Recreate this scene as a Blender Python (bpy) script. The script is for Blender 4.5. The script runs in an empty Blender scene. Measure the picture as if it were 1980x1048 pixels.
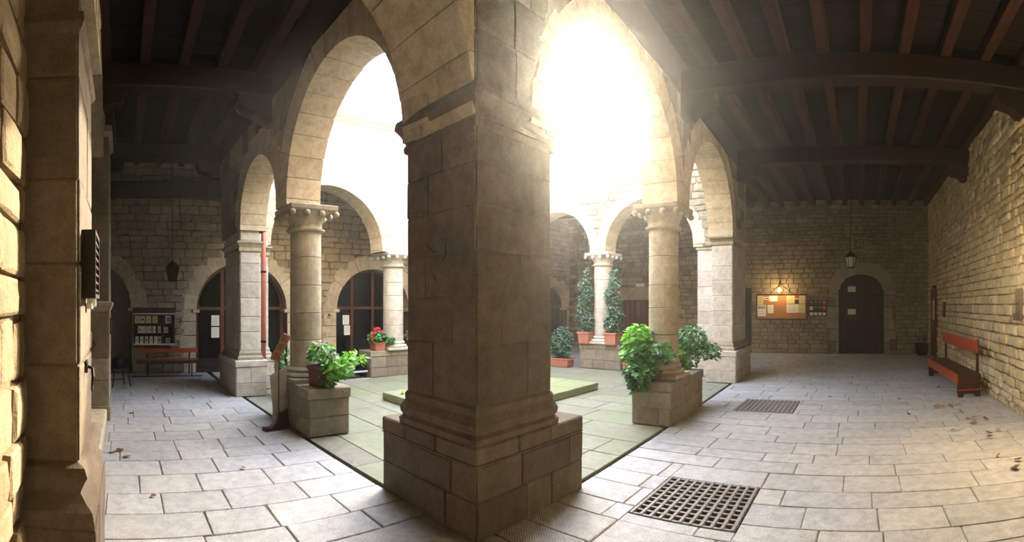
import bpy, bmesh, math, random
import numpy as np
from mathutils import Vector, Matrix, Euler
random.seed(7)
rnd = random.Random(11)
R = rnd.uniform
PI = math.pi
SC = bpy.context.scene
COL = SC.collection

# ------------------------------------------------------------------ camera, sky, sun, exposure
EYE = Vector((0.0, 0.0, 1.6))
FPX, HORIZON, PX_NORTH = 905.0, 590.0, 1662.0     # pixels per radian, eye-level row, column that looks along +Y
cd = bpy.data.cameras.new('camera'); cam = bpy.data.objects.new('camera', cd); COL.objects.link(cam)
cd.type = 'PANO'; cd.panorama_type = 'CENTRAL_CYLINDRICAL'
cd.central_cylindrical_range_u_min = -990 / FPX; cd.central_cylindrical_range_u_max = 990 / FPX
cd.central_cylindrical_range_v_min = -(1048 - HORIZON) / FPX; cd.central_cylindrical_range_v_max = HORIZON / FPX
cd.central_cylindrical_radius = 1.0
cd.clip_start = 0.02; cd.clip_end = 300
cam.location = EYE; cam.rotation_euler = (PI / 2, 0, (PX_NORTH - 990) / FPX)
SC.camera = cam

SUN_AZ, SUN_EL = math.radians(-34.0), math.radians(26.4)
sun_dir = Vector((math.sin(SUN_AZ) * math.cos(SUN_EL), math.cos(SUN_AZ) * math.cos(SUN_EL), math.sin(SUN_EL)))
w = bpy.data.worlds.new('sky'); SC.world = w; w.use_nodes = True
nt = w.node_tree; nt.nodes.clear()
out = nt.nodes.new('ShaderNodeOutputWorld'); bg = nt.nodes.new('ShaderNodeBackground')
sky = nt.nodes.new('ShaderNodeTexSky'); sky.sky_type = 'NISHITA'
sky.sun_disc = False; sky.sun_elevation = SUN_EL; sky.sun_rotation = SUN_AZ
sky.altitude = 200; sky.air_density = 1.0; sky.dust_density = 4.0; sky.ozone_density = 1.0
hz = nt.nodes.new('ShaderNodeMix'); hz.data_type = 'RGBA'; hz.inputs[0].default_value = 0.7
nt.links.new(sky.outputs[0], hz.inputs[6]); hz.inputs[7].default_value = (0.58, 0.62, 0.68, 1)   # thin high haze
nt.links.new(hz.outputs[2], bg.inputs[0]); bg.inputs[1].default_value = 7.0
nt.links.new(bg.outputs[0], out.inputs[0])
sl = bpy.data.lights.new('sun', 'SUN'); sl.energy = 11; sl.angle = math.radians(1.2); sl.color = (1.0, 0.86, 0.66)
so = bpy.data.objects.new('sun', sl); COL.objects.link(so)
so.rotation_euler = (-sun_dir).to_track_quat('-Z', 'Y').to_euler(); so.location = (-8, 14, 14)
SC.view_settings.view_transform = 'Standard'; SC.view_settings.look = 'None'
SC.view_settings.gamma = 1.0; SC.view_settings.use_curve_mapping = False
SC.view_settings.exposure = 0.88
SC.cycles.use_denoising = True
SC.cycles.max_bounces = 8; SC.cycles.diffuse_bounces = 6; SC.cycles.glossy_bounces = 3
SC.cycles.transmission_bounces = 4; SC.cycles.transparent_max_bounces = 6
SC.cycles.caustics_reflective = False; SC.cycles.caustics_refractive = False
SC.cycles.sample_clamp_indirect = 20
def room_lamp(name, loc, energy, color, size=0.05):
    l = bpy.data.lights.new(name, 'POINT'); l.energy = energy; l.color = color; l.shadow_soft_size = size
    o = bpy.data.objects.new(name, l); COL.objects.link(o); o.location = loc
    return o
room_lamp('added_wall_light', (1.80, 4.3, 1.95), 215, (1.0, 0.76, 0.42), 0.12)     # added lamp out of view, put in to warm the right wall

# ------------------------------------------------------------------ materials
def S(hexcol):
    h = hexcol.lstrip('#'); c = [int(h[i:i + 2], 16) / 255 for i in (0, 2, 4)]
    return tuple(((x / 12.92) if x <= 0.04045 else ((x + 0.055) / 1.055) ** 2.4) for x in c) + (1,)
def new_mat(name):
    m = bpy.data.materials.new(name); m.use_nodes = True
    n = m.node_tree.nodes; b = n['Principled BSDF']
    return m, m.node_tree, b
def noise(nt, scale, detail=4, rough=0.6, vec=None, dist=0.0):
    t = nt.nodes.new('ShaderNodeTexNoise'); t.inputs['Scale'].default_value = scale
    t.inputs['Detail'].default_value = detail; t.inputs['Roughness'].default_value = rough; t.inputs['Distortion'].default_value = dist
    if vec is not None: nt.links.new(vec, t.inputs['Vector'])
    return t
def ramp(nt, fac, stops):
    r = nt.nodes.new('ShaderNodeValToRGB'); e = r.color_ramp.elements
    while len(e) < len(stops): e.new(0.5)
    for i, (p, c) in enumerate(stops): e[i].position = p; e[i].color = c
    nt.links.new(fac, r.inputs[0]); return r
def mixc(nt, fac, a, b, mode='MIX'):
    m = nt.nodes.new('ShaderNodeMix'); m.data_type = 'RGBA'; m.blend_type = mode
    for s, v in ((0, fac), (6, a), (7, b)):
        if isinstance(v, (int, float)): m.inputs[s].default_value = v
        elif isinstance(v, tuple): m.inputs[s].default_value = v
        else: nt.links.new(v, m.inputs[s])
    return m.outputs[2]
def math_(nt, op, a, b=0.0):
    m = nt.nodes.new('ShaderNodeMath'); m.operation = op
    for i, v in enumerate((a, b)):
        if isinstance(v, (int, float)): m.inputs[i].default_value = v
        else: nt.links.new(v, m.inputs[i])
    return m.outputs[0]
def piece_random(nt):
    g = nt.nodes.new('ShaderNodeNewGeometry'); oi = nt.nodes.new('ShaderNodeObjectInfo')
    s = math_(nt, 'ADD', g.outputs['Random Per Island'], oi.outputs['Random'])
    return math_(nt, 'FRACT', s), g.outputs['Position']
def stone_mat(name, cols, stain='#5a5044', stain_amt=0.5, scale=1.0, bump=0.5, bdist=0.012, rough=0.9, moss=None, tool=0.0, spec=0.25):
    m, nt, b = new_mat(name)
    rv, pos = piece_random(nt)
    n = len(cols); base = ramp(nt, rv, [(i / (n - 1), S(c)) for i, c in enumerate(cols)]).outputs[0]
    big = noise(nt, 1.3 * scale, 5, 0.65, pos); mid = noise(nt, 9 * scale, 6, 0.7, pos, 0.4); fine = noise(nt, 70 * scale, 4, 0.7, pos)
    f1 = ramp(nt, big.outputs[0], [(0.42, (0, 0, 0, 1)), (0.68, (1, 1, 1, 1))]).outputs[0]
    c = mixc(nt, math_(nt, 'MULTIPLY', f1, stain_amt), base, S(stain))
    f2 = ramp(nt, mid.outputs[0], [(0.3, (0.72, 0.71, 0.70, 1)), (0.62, (1.12, 1.12, 1.12, 1))]).outputs[0]
    c = mixc(nt, 1.0, c, f2, 'MULTIPLY')
    f3 = ramp(nt, fine.outputs[0], [(0.3, (0.82, 0.82, 0.82, 1)), (0.6, (1.08, 1.08, 1.08, 1))]).outputs[0]
    c = mixc(nt, 1.0, c, f3, 'MULTIPLY')
    if moss:
        mn = noise(nt, 0.55, 4, 0.55, pos, 0.3)
        mf = ramp(nt, mn.outputs[0], [(moss[1], (0, 0, 0, 1)), (moss[2], (1, 1, 1, 1))]).outputs[0]
        c = mixc(nt, math_(nt, 'MULTIPLY', mf, moss[3]), c, S(moss[0]))
    nt.links.new(c, b.inputs['Base Color'])
    b.inputs['Roughness'].default_value = rough; b.inputs['Specular IOR Level'].default_value = spec
    h = math_(nt, 'ADD', math_(nt, 'MULTIPLY', mid.outputs[0], 1.0), math_(nt, 'MULTIPLY', fine.outputs[0], 0.25))
    if tool:
        wv = nt.nodes.new('ShaderNodeTexWave'); wv.inputs['Scale'].default_value = 26; wv.inputs['Distortion'].default_value = 3.0
        wv.inputs['Detail'].default_value = 2; wv.bands_direction = 'DIAGONAL'; nt.links.new(pos, wv.inputs['Vector'])
        h = math_(nt, 'ADD', h, math_(nt, 'MULTIPLY', wv.outputs[1], tool))
    bp = nt.nodes.new('ShaderNodeBump'); bp.inputs['Strength'].default_value = bump; bp.inputs['Distance'].default_value = bdist
    nt.links.new(h, bp.inputs['Height']); nt.links.new(bp.outputs[0], b.inputs['Normal'])
    return m
def plain_mat(name, col, rough=0.6, metal=0.0, var=0.15, nscale=20, bump=0.0, emit=0.0, spec=0.4, trans=0.0):
    m, nt, b = new_mat(name)
    rv, pos = piece_random(nt)
    nz = noise(nt, nscale, 4, 0.6, pos)
    f = ramp(nt, nz.outputs[0], [(0.25, (1 - var,) * 3 + (1,)), (0.75, (1 + var * 0.6,) * 3 + (1,))]).outputs[0]
    c = mixc(nt, 1.0, S(col), f, 'MULTIPLY'); nt.links.new(c, b.inputs['Base Color'])
    b.inputs['Roughness'].default_value = rough; b.inputs['Metallic'].default_value = metal; b.inputs['Specular IOR Level'].default_value = spec
    if emit: b.inputs['Emission Color'].default_value = S(col); b.inputs['Emission Strength'].default_value = emit
    if trans: b.inputs['Transmission Weight'].default_value = trans
    if bump:
        bp = nt.nodes.new('ShaderNodeBump'); bp.inputs['Strength'].default_value = bump; bp.inputs['Distance'].default_value = 0.004
        nt.links.new(nz.outputs[0], bp.inputs['Height']); nt.links.new(bp.outputs[0], b.inputs['Normal'])
    return m
def wood_mat(name, c1, c2, axis=(1, 8, 8), rough=0.6, spec=0.3):
    m, nt, b = new_mat(name)
    rv, pos = piece_random(nt)
    mp = nt.nodes.new('ShaderNodeMapping'); mp.inputs['Scale'].default_value = axis
    sh = nt.nodes.new('ShaderNodeVectorMath'); sh.operation = 'ADD'; nt.links.new(pos, sh.inputs[0]); nt.links.new(rv, sh.inputs[1])
    nt.links.new(sh.outputs[0], mp.inputs['Vector'])
    nz = noise(nt, 3, 6, 0.65, mp.outputs[0], 1.0)
    c = ramp(nt, nz.outputs[0], [(0.3, S(c1)), (0.7, S(c2))]).outputs[0]
    tone = ramp(nt, rv, [(0, (0.75, 0.75, 0.75, 1)), (1, (1.15, 1.15, 1.15, 1))]).outputs[0]
    nt.links.new(mixc(nt, 1.0, c, tone, 'MULTIPLY'), b.inputs['Base Color'])
    b.inputs['Roughness'].default_value = rough; b.inputs['Specular IOR Level'].default_value = spec
    bp = nt.nodes.new('ShaderNodeBump'); bp.inputs['Strength'].default_value = 0.4; bp.inputs['Distance'].default_value = 0.004
    nt.links.new(nz.outputs[0], bp.inputs['Height']); nt.links.new(bp.outputs[0], b.inputs['Normal'])
    return m
def leaf_mat(name, cols, rough=0.5, trans=0.25):
    m, nt, b = new_mat(name)
    rv, pos = piece_random(nt)
    c = ramp(nt, rv, [(i / (len(cols) - 1), S(x)) for i, x in enumerate(cols)]).outputs[0]
    nt.links.new(c, b.inputs['Base Color']); b.inputs['Roughness'].default_value = rough
    tr = nt.nodes.new('ShaderNodeBsdfTranslucent'); nt.links.new(c, tr.inputs[0])
    mx = nt.nodes.new('ShaderNodeMixShader'); mx.inputs[0].default_value = trans
    o = nt.nodes['Material Output']
    nt.links.new(b.outputs[0], mx.inputs[1]); nt.links.new(tr.outputs[0], mx.inputs[2]); nt.links.new(mx.outputs[0], o.inputs['Surface'])
    return m
M = dict(
    rubble=stone_mat('rubble stone', ['#958770', '#a09178', '#8d7f69', '#9b8d75', '#a69880'], '#6b5e4c', 0.4, 1.0, 0.9, 0.02),
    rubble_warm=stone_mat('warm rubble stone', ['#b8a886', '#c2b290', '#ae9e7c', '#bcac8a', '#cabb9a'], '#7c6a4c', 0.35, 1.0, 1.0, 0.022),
    rubble_dark=stone_mat('dark gallery rubble', ['#7d735f', '#867b67', '#746a58', '#81765f', '#8c816b'], '#544a3e', 0.4, 1.0, 0.9, 0.02),  # darker stone tones
    mortar=stone_mat('lime mortar', ['#6a5e4c', '#74684f'], '#4c4236', 0.5, 1.4, 0.8, 0.01),
    ashlar=stone_mat('brown sandstone blocks', ['#62574a', '#6b5f51', '#5a5044', '#6e6252', '#61574a'], '#3d352e', 0.5, 1.0, 1.0, 0.018),
    ashlar_grey=stone_mat('grey sandstone blocks', ['#847b6b', '#8e8575', '#7a7265', '#948b7b'], '#5c5448', 0.45, 1.0, 0.9, 0.014),
    drum=stone_mat('column drum stone', ['#9a907c', '#a39a86', '#8f8672', '#aaa08c'], '#6a6050', 0.35, 1.0, 0.6, 0.008),
    pale=stone_mat('pale grey dressed stone', ['#b4aea2', '#bcb6aa', '#aaa498', '#b8b0a2'], '#8c8678', 0.35, 1.0, 0.8, 0.012),
    leftwall=stone_mat('warm outer wall rubble', ['#86755a', '#8f7e62', '#7c6c52'], '#5c4c38', 0.4, 1.0, 1.0, 0.02),
    voussoir=stone_mat('arch stone', ['#b4a68c', '#beb096', '#aa9c82', '#b8aa90'], '#8c7c66', 0.35, 1.0, 0.6, 0.008),
    plaster=stone_mat('lime washed wall stone', ['#8f8672', '#98907c', '#857c68'], '#726852', 0.5, 1.0, 1.2, 0.04),
    glare_white=stone_mat('glare whitened wall render', ['#e4dccb', '#e8e0d0'], '#cfc4ae', 0.3, 1.0, 0.4, 0.01),  # base colour lightened so these walls white out as if in glare
    flag=stone_mat('gallery flagstone', ['#9a9a98', '#a2a2a0', '#959592', '#9f9e9a', '#a6a49e'], '#86837c', 0.35, 1.0, 0.9, 0.012, 0.6, tool=0.12, spec=0.4),
    yard=stone_mat('courtyard flagstone', ['#7c7a6c', '#848274', '#747266'], '#605e50', 0.45, 1.0, 0.5, 0.008, 0.7, moss=('#6c7450', 0.40, 0.64, 0.65), spec=0.35),
    mossy=stone_mat('mossy platform stone', ['#8c8e74', '#94967c', '#84866a'], '#6c7250', 0.5, 1.0, 0.5, 0.008, 0.8, moss=('#7e865a', 0.3, 0.6, 0.6)),
    dirt=stone_mat('packed dirt in the joints', ['#4c463c', '#585044'], '#38332a', 0.5, 2.0, 0.8, 0.01),
    joint=stone_mat('flagstone joint filling', ['#6c665a', '#767064'], '#4c463c', 0.5, 2.0, 0.8, 0.01),
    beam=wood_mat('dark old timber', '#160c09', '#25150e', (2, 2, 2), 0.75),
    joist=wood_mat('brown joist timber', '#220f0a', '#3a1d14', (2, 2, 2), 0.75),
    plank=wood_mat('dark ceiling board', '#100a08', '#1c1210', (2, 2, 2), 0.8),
    door=wood_mat('dark door wood', '#120a07', '#26150e', (8, 8, 1), 0.55),
    doorframe=wood_mat('brown door frame wood', '#3a1c10', '#5c3020', (8, 8, 1), 0.5),
    redwood=wood_mat('red varnished bench wood', '#8a2c12', '#b4441c', (2, 8, 8), 0.35, 0.5),
    darkwood=wood_mat('dark bench wood', '#2c1410', '#46221a', (4, 4, 4), 0.45),
    signwood=wood_mat('sign panel wood', '#8c5a42', '#a87458', (3, 3, 3), 0.5),
    iron=plain_mat('wrought iron', '#1c1a18', 0.55, 0.7, 0.3, 30, 0.3),
    grate=plain_mat('worn iron grating', '#7c7672', 0.6, 0.2, 0.35, 18, 0.4),
    pit=plain_mat('drain pit', '#0a0908', 0.9),
    terracotta=plain_mat('terracotta', '#a86a58', 0.75, 0, 0.2, 8, 0.3),
    terradark=plain_mat('weathered dark terracotta', '#5a3828', 0.7, 0, 0.3, 8, 0.3),
    soil=plain_mat('potting soil', '#2a1e14', 0.95, 0, 0.4, 40, 0.6),
    copper=plain_mat('painted drain pipe', '#a4604c', 0.5, 0.0, 0.2, 6),
    paper=plain_mat('white paper', '#d8d4c8', 0.8, 0, 0.06, 30),
    paper_yellow=plain_mat('yellow paper', '#c8bc84', 0.8, 0, 0.1, 30),
    paper_grey=plain_mat('printed grey paper', '#8c9092', 0.8, 0, 0.25, 90),
    ink=plain_mat('black ink', '#26241f', 0.8), red=plain_mat('red print', '#b4262a', 0.7),
    cork=plain_mat('cork board', '#98683e', 0.9, 0, 0.15, 60, 0.3),
    blueprint=plain_mat('dark blue printed card', '#2c3a5c', 0.5, 0, 0.5, 60), orange=plain_mat('orange print', '#b4502c', 0.6, 0, 0.3, 60),
    glass=plain_mat('dark window glass', '#060706', 0.12, 0, 0.1, 3, 0, 0, 0.35),
    clear=plain_mat('clear door glass', '#4c5c54', 0.05, 0, 0.05, 3, 0, 0, 0.5, 0.92),
    steel=plain_mat('sign stand steel', '#8c8270', 0.45, 0.5, 0.2, 6),
    leafb=leaf_mat('bright green leaf', ['#6fae2e', '#8cc83c', '#5c9c34', '#a0d850'], 0.45, 0.4),
    leafm=leaf_mat('mid green leaf', ['#3c6e34', '#4c8240', '#5e9450', '#2e5c30'], 0.45, 0.25),
    leafd=leaf_mat('dark blue green leaf', ['#3c5c48', '#4c7058', '#5c8068', '#30503c'], 0.5, 0.15),
    stem=plain_mat('green stem', '#5a6a34', 0.7), bark=plain_mat('brown stem', '#4a3826', 0.8),
    bloom=leaf_mat('red petal', ['#c81e24', '#e03838', '#b01420'], 0.5, 0.3), pink=leaf_mat('pink petal', ['#d8488c', '#e86aa4'], 0.5, 0.3),
    dry=leaf_mat('dry fallen leaf', ['#4c3420', '#6a4a2c', '#8a6c44', '#3a281a'], 0.7, 0.1),
    bulb=plain_mat('lit bulb glass', '#ffd890', 0.3, 0, 0.0, 3, 0, 55.0),
    frosted=plain_mat('frosted lantern glass', '#b4aea4', 0.3, 0, 0.1, 5),
    sill=plain_mat('pale step edge', '#a8b0b8', 0.4), tile=plain_mat('roof tile', '#a8765a', 0.8, 0, 0.2, 8),
    hedge=leaf_mat('garden leaf beyond door', ['#3c6a34', '#52843e', '#2c5228'], 0.6, 0.3),
)

# ------------------------------------------------------------------ mesh helpers
class MB:
    def __init__(s): s.v = []; s.f = []; s.smooth = False
    def add(s, vs, fs, T=None):
        n = len(s.v)
        s.v += [tuple(T @ Vector(p)) for p in vs] if T is not None else [tuple(p) for p in vs]
        s.f += [tuple(i + n for i in f) for f in fs]; return s
    def box(s, x0, x1, y0, y1, z0, z1, T=None, ch=0.0):
        if ch <= 0:
            vs = [(x, y, z) for z in (z0, z1) for y in (y0, y1) for x in (x0, x1)]
            return s.add(vs, [(0, 2, 3, 1), (4, 5, 7, 6), (0, 1, 5, 4), (2, 6, 7, 3), (0, 4, 6, 2), (1, 3, 7, 5)], T)
        bm = bmesh.new(); bmesh.ops.create_cube(bm, size=1)
        for v in bm.verts: v.co = Vector(((x0 + x1) / 2 + v.co.x * (x1 - x0), (y0 + y1) / 2 + v.co.y * (y1 - y0), (z0 + z1) / 2 + v.co.z * (z1 - z0)))
        bmesh.ops.bevel(bm, geom=bm.edges[:], offset=ch, segments=1, affect='EDGES')
        bm.verts.index_update(); vs = [v.co.copy() for v in bm.verts]; fs = [[v.index for v in f.verts] for f in bm.faces]; bm.free()
        return s.add(vs, fs, T)
    def lathe(s, prof, n=24, T=None, caps=True):
        vs = []; fs = []
        for r, z in prof:
            for i in range(n): a = 2 * PI * i / n; vs.append((r * math.cos(a), r * math.sin(a), z))
        for j in range(len(prof) - 1):
            for i in range(n):
                k = (i + 1) % n; fs.append((j * n + i, j * n + k, (j + 1) * n + k, (j + 1) * n + i))
        if caps: fs.append(tuple(range(n))[::-1]); fs.append(tuple(range((len(prof) - 1) * n, len(prof) * n)))
        return s.add(vs, fs, T)
    def sqlathe(s, prof, T=None):          # prof: (half width x, half width y, z)
        vs = []; fs = []
        for a, b, z in prof: vs += [(-a, -b, z), (a, -b, z), (a, b, z), (-a, b, z)]
        for j in range(len(prof) - 1):
            for i in range(4): k = (i + 1) % 4; fs.append((j * 4 + i, j * 4 + k, j * 4 + 4 + k, j * 4 + 4 + i))
        fs.append((3, 2, 1, 0)); n = (len(prof) - 1) * 4; fs.append((n, n + 1, n + 2, n + 3))
        return s.add(vs, fs, T)
    def tube(s, pts, r, n=6, T=None):
        pts = [Vector(p) for p in pts]; rs = r if isinstance(r, (list, tuple)) else [r] * len(pts)
        vs = []; fs = []
        for i, p in enumerate(pts):
            d = (pts[min(i + 1, len(pts) - 1)] - pts[max(i - 1, 0)]).normalized()
            a = d.orthogonal().normalized() if i == 0 else (a - d * a.dot(d)).normalized()
            b = d.cross(a)
            for k in range(n): t = 2 * PI * k / n; vs.append(p + (a * math.cos(t) + b * math.sin(t)) * rs[i])
        for i in range(len(pts) - 1):
            for k in range(n): q = (k + 1) % n; fs.append((i * n + k, i * n + q, (i + 1) * n + q, (i + 1) * n + k))
        fs.append(tuple(range(n))[::-1]); fs.append(tuple(range((len(pts) - 1) * n, len(pts) * n)))
        return s.add(vs, fs, T)
    def prism(s, poly, y0, y1, T=None):    # poly in (x,z), extruded along y
        n = len(poly); vs = [(x, y0, z) for x, z in poly] + [(x, y1, z) for x, z in poly]
        fs = [tuple(range(n)), tuple(range(2 * n - 1, n - 1, -1))] + [(i, i + n, (i + 1) % n + n, (i + 1) % n) for i in range(n)]
        return s.add(vs, fs, T)
    def mesh(s, name, mat, smooth=None):
        me = bpy.data.meshes.new(name); me.from_pydata(s.v, [], s.f)
        if any(len(f) > 6 for f in s.f):
            bm = bmesh.new(); bm.from_mesh(me); bmesh.ops.triangulate(bm, faces=[f for f in bm.faces if len(f.verts) > 6]); bm.to_mesh(me); bm.free()
        for m in (mat if isinstance(mat, (list, tuple)) else [mat]): me.materials.append(m)
        if smooth if smooth is not None else s.smooth: me.polygons.foreach_set('use_smooth', [True] * len(me.polygons))
        me.update(); return me
def link(name, data, parent=None, Mx=None, **props):
    o = bpy.data.objects.new(name, data); COL.objects.link(o)
    if parent is not None: o.parent = parent
    if Mx is not None: o.matrix_local = Mx
    for k, v in props.items(): o[k] = v
    return o
def part(name, mb, mat, parent, Mx=None, smooth=None, **props): return link(name, mb.mesh(name, mat, smooth), parent, Mx, **props)
def thing(name, label, cat, loc=(0, 0, 0), rz=0.0, group=None):
    o = link(name, None); o.location = loc; o.rotation_euler = (0, 0, rz); o['label'] = label; o['category'] = cat
    if group: o['group'] = group
    return o
def tag(o, label, cat, group=None):
    o['label'] = label; o['category'] = cat
    if group: o['group'] = group
    return o
def struct(name, mb, mat): return link(name, mb.mesh(name, mat), kind='structure')
def copy_tree(src, loc, rz, label, group=None):
    def cp(o, par):
        c = o.copy(); COL.objects.link(c); c.parent = par
        for k in [x for x in COL_CHILD.get(o.name, [])]: cp(k, c)
        return c
    COL_CHILD = {}
    for o in SC.objects:
        if o.parent: COL_CHILD.setdefault(o.parent.name, []).append(o)
    c = cp(src, None); c.location = loc; c.rotation_euler = (0, 0, rz); c['label'] = label
    if group: c['group'] = group
    return c
T_ = lambda x, y, z, rz=0.0: Matrix.Translation((x, y, z)) @ Matrix.Rotation(rz, 4, 'Z')

# stone variants: x,z in -.5...5, y from 0 (wall face) out to 1
def rubble_variant(sd):
    g = random.Random(sd); n = 8; base = []; mid = []
    corners = [(-.5, -.5), (0, -.5), (.5, -.5), (.5, 0), (.5, .5), (0, .5), (-.5, .5), (-.5, 0)]
    for i, (x, z) in enumerate(corners):
        k = 0.93 if i % 2 == 0 else 1.0
        base.append((x * (k + g.uniform(-.05, .04)), 0, z * (k + g.uniform(-.05, .04))))
    mid = [(x * .98, .72 + g.uniform(-.12, .1), z * .97) for x, y, z in base]
    inn = [(x * .86, 1 + g.uniform(-.14, .12), z * .80) for x, y, z in base]
    v = base + mid + inn + [(g.uniform(-.1, .1), 1.05 + g.uniform(-.15, .15), g.uniform(-.1, .1))]
    f = []
    for r in (0, 8):
        for i in range(n): k = (i + 1) % n; f.append((r + i, r + 8 + i, r + 8 + k, r + k))
    for i in range(n): f.append((16 + i, 24, 16 + (i + 1) % n))
    return v, f
def ashlar_variant(sd):
    g = random.Random(sd); c = [(-.5, -.5), (.5, -.5), (.5, .5), (-.5, .5)]
    b = [(x * (1 - g.uniform(0, .012)), 0, z * (1 - g.uniform(0, .02))) for x, z in c]
    m = [(x, .6, z) for x, y, z in b]; t = [(x * .965, 1 + g.uniform(-.2, .1), z * .93) for x, y, z in b]
    v = b + m + t; f = [(8, 9, 10, 11)[::-1]]
    for r in (0, 4):
        for i in range(4): k = (i + 1) % 4; f.append((r + i, r + 4 + i, r + 4 + k, r + k))
    return v, f
RUB = [rubble_variant(i) for i in range(9)]; ASH = [ashlar_variant(i) for i in range(6)]
_vm = {}
def variant_mesh(kind, i, mat):
    key = (kind, i, mat.name)
    if key not in _vm:
        v, f = (RUB if kind == 'rubble' else ASH)[i]; mb = MB(); mb.add(v, f); _vm[key] = mb.mesh('stone', mat)
    return _vm[key]
class Frame:                                # s along u, outwards n, height z
    def __init__(s, o, u, n): s.o = Vector((o[0], o[1], 0)); s.u = Vector((u[0], u[1], 0)).normalized(); s.n = Vector((n[0], n[1], 0)).normalized()
    def mat(s, a, z, w=1, d=1, h=1, off=0.0):
        p = s.o + s.u * a + s.n * off + Vector((0, 0, z)); m = Matrix.Identity(4)
        for r in range(3): m[r][0] = s.u[r] * w; m[r][1] = s.n[r] * d; m[r][2] = (0, 0, 1)[r] * h; m[r][3] = p[r]
        return m
    def pt(s, a, off, z): return s.o + s.u * a + s.n * off + Vector((0, 0, z))
def courses(s0, s1, z0, z1, h, w, block=None, gap=0.010, g=None):
    g = g or rnd; out_ = []; z = z0
    while z < z1 - 0.03:
        hh = g.uniform(*h)
        if z + hh > z1 - h[0] * 0.6: hh = z1 - z
        spans = [(s0, s1)]
        for (a, b) in (block(z, z + hh) if block else []):
            new = []
            for (p, q) in spans:
                if b <= p or a >= q: new.append((p, q)); continue
                if a > p: new.append((p, a))
                if b < q: new.append((b, q))
            spans = new
        for (p, q) in spans:
            x = p
            while x < q - 0.02:
                ww = g.uniform(*w)
                if x + ww > q - w[0] * 0.55: ww = q - x
                out_.append((x + ww / 2, z + hh / 2, ww - gap, hh - gap)); x += ww
        z += hh
    return out_
def lay(parent, fr, stones, kind, mats, prot=(0.015, 0.04), limit=300, name='stone', off=0.0, g=None):
    """the largest in view as single stones, the rest joined"""
    g = g or rnd; nv = len(RUB if kind == 'rubble' else ASH)
    recs = []
    for (a, z, w_, h_) in stones:
        p = fr.pt(a, 0, z); d = (p - EYE).length
        recs.append((w_ * h_ / d ** 2 * (1 if (EYE - p).dot(fr.n) > 0 else 0.01), a, z, w_, h_, g.uniform(*prot), g.randrange(nv), g.choice(mats)))
    recs.sort(key=lambda r: -r[0])
    jr = 1.0 if kind == 'rubble' else 0.0
    def jm(r):
        m = fr.mat(r[1], r[2] + jr * g.uniform(-.005, .005), r[3], r[5], r[4], off)
        if jr: m = m @ Matrix(((1, 0, g.uniform(-.05, .05), 0), (0, 1, 0, 0), (g.uniform(-.06, .06), 0, 1, 0), (0, 0, 0, 1)))
        return m
    for r in recs[:limit]: link(name, variant_mesh(kind, r[6], r[7]), parent, jm(r))
    rest = recs[limit:]
    if rest:
        V = []; F = []; n0 = 0; Fm = []
        for r in rest:
            v, f = (RUB if kind == 'rubble' else ASH)[r[6]]; mm = np.array(jm(r))
            vv = np.array(v) @ mm[:3, :3].T + mm[:3, 3]; V.append(vv); F += [tuple(i + n0 for i in q) for q in f]; Fm += [mats.index(r[7])] * len(f); n0 += len(v)
        me = bpy.data.meshes.new('small_stones'); me.from_pydata(np.concatenate(V).tolist(), [], F)
        for m in mats: me.materials.append(m)
        me.polygons.foreach_set('material_index', Fm); me.update()
        link('small_' + name + 's', me, parent, kind='stuff')
def arc_block(arches, extra=0.0):
    """arches: (centre s, spring z, radius s, radius z). Returns intervals covered by each opening for a row"""
    def fn(za, zb):
        o = []
        for (c, zs, rs, rz) in arches:
            zt = max(za - zs, 0.0); R_s, R_z = rs + extra, rz + extra
            if zt < R_z:
                hw = R_s * math.sqrt(max(0.0, 1 - (zt / R_z) ** 2)) if za > zs else (rs + extra)
                if zb > zs and za > zs:
                    zm = (za + zb) / 2 - zs; hw = R_s * math.sqrt(max(0.0, 1 - (min(zm, R_z * .999) / R_z) ** 2))
                o.append((c - hw, c + hw))
        return o
    return fn
def arch_outline(s0, s1, z0, z1, arches, n=20):
    """wall polygon (s,z) whose lower edge is notched by the arches down to z0"""
    p = [(s0, z1), (s0, z0)]
    for (c, zs, rs, rz) in sorted(arches):
        p.append((c - rs, z0))
        for i in range(n + 1): t = PI - PI * i / n; p.append((c + rs * math.cos(t), zs + rz * math.sin(t)))
        p.append((c + rs, z0))
    p += [(s1, z0), (s1, z1)]
    q = []
    for a in p:
        if not q or (abs(a[0] - q[-1][0]) + abs(a[1] - q[-1][1])) > 1e-4: q.append(a)
    return q
def wall_mb(fr, outline, thick, mb=None):
    mb = mb or MB(); n = len(outline)
    vs = [fr.pt(a, 0, z) for a, z in outline] + [fr.pt(a, -thick, z) for a, z in outline]
    fs = [tuple(range(n))[::-1], tuple(range(n, 2 * n))] + [(i, i + n, (i + 1) % n + n, (i + 1) % n)[::-1] for i in range(n)]
    return mb.add(vs, fs)
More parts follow.
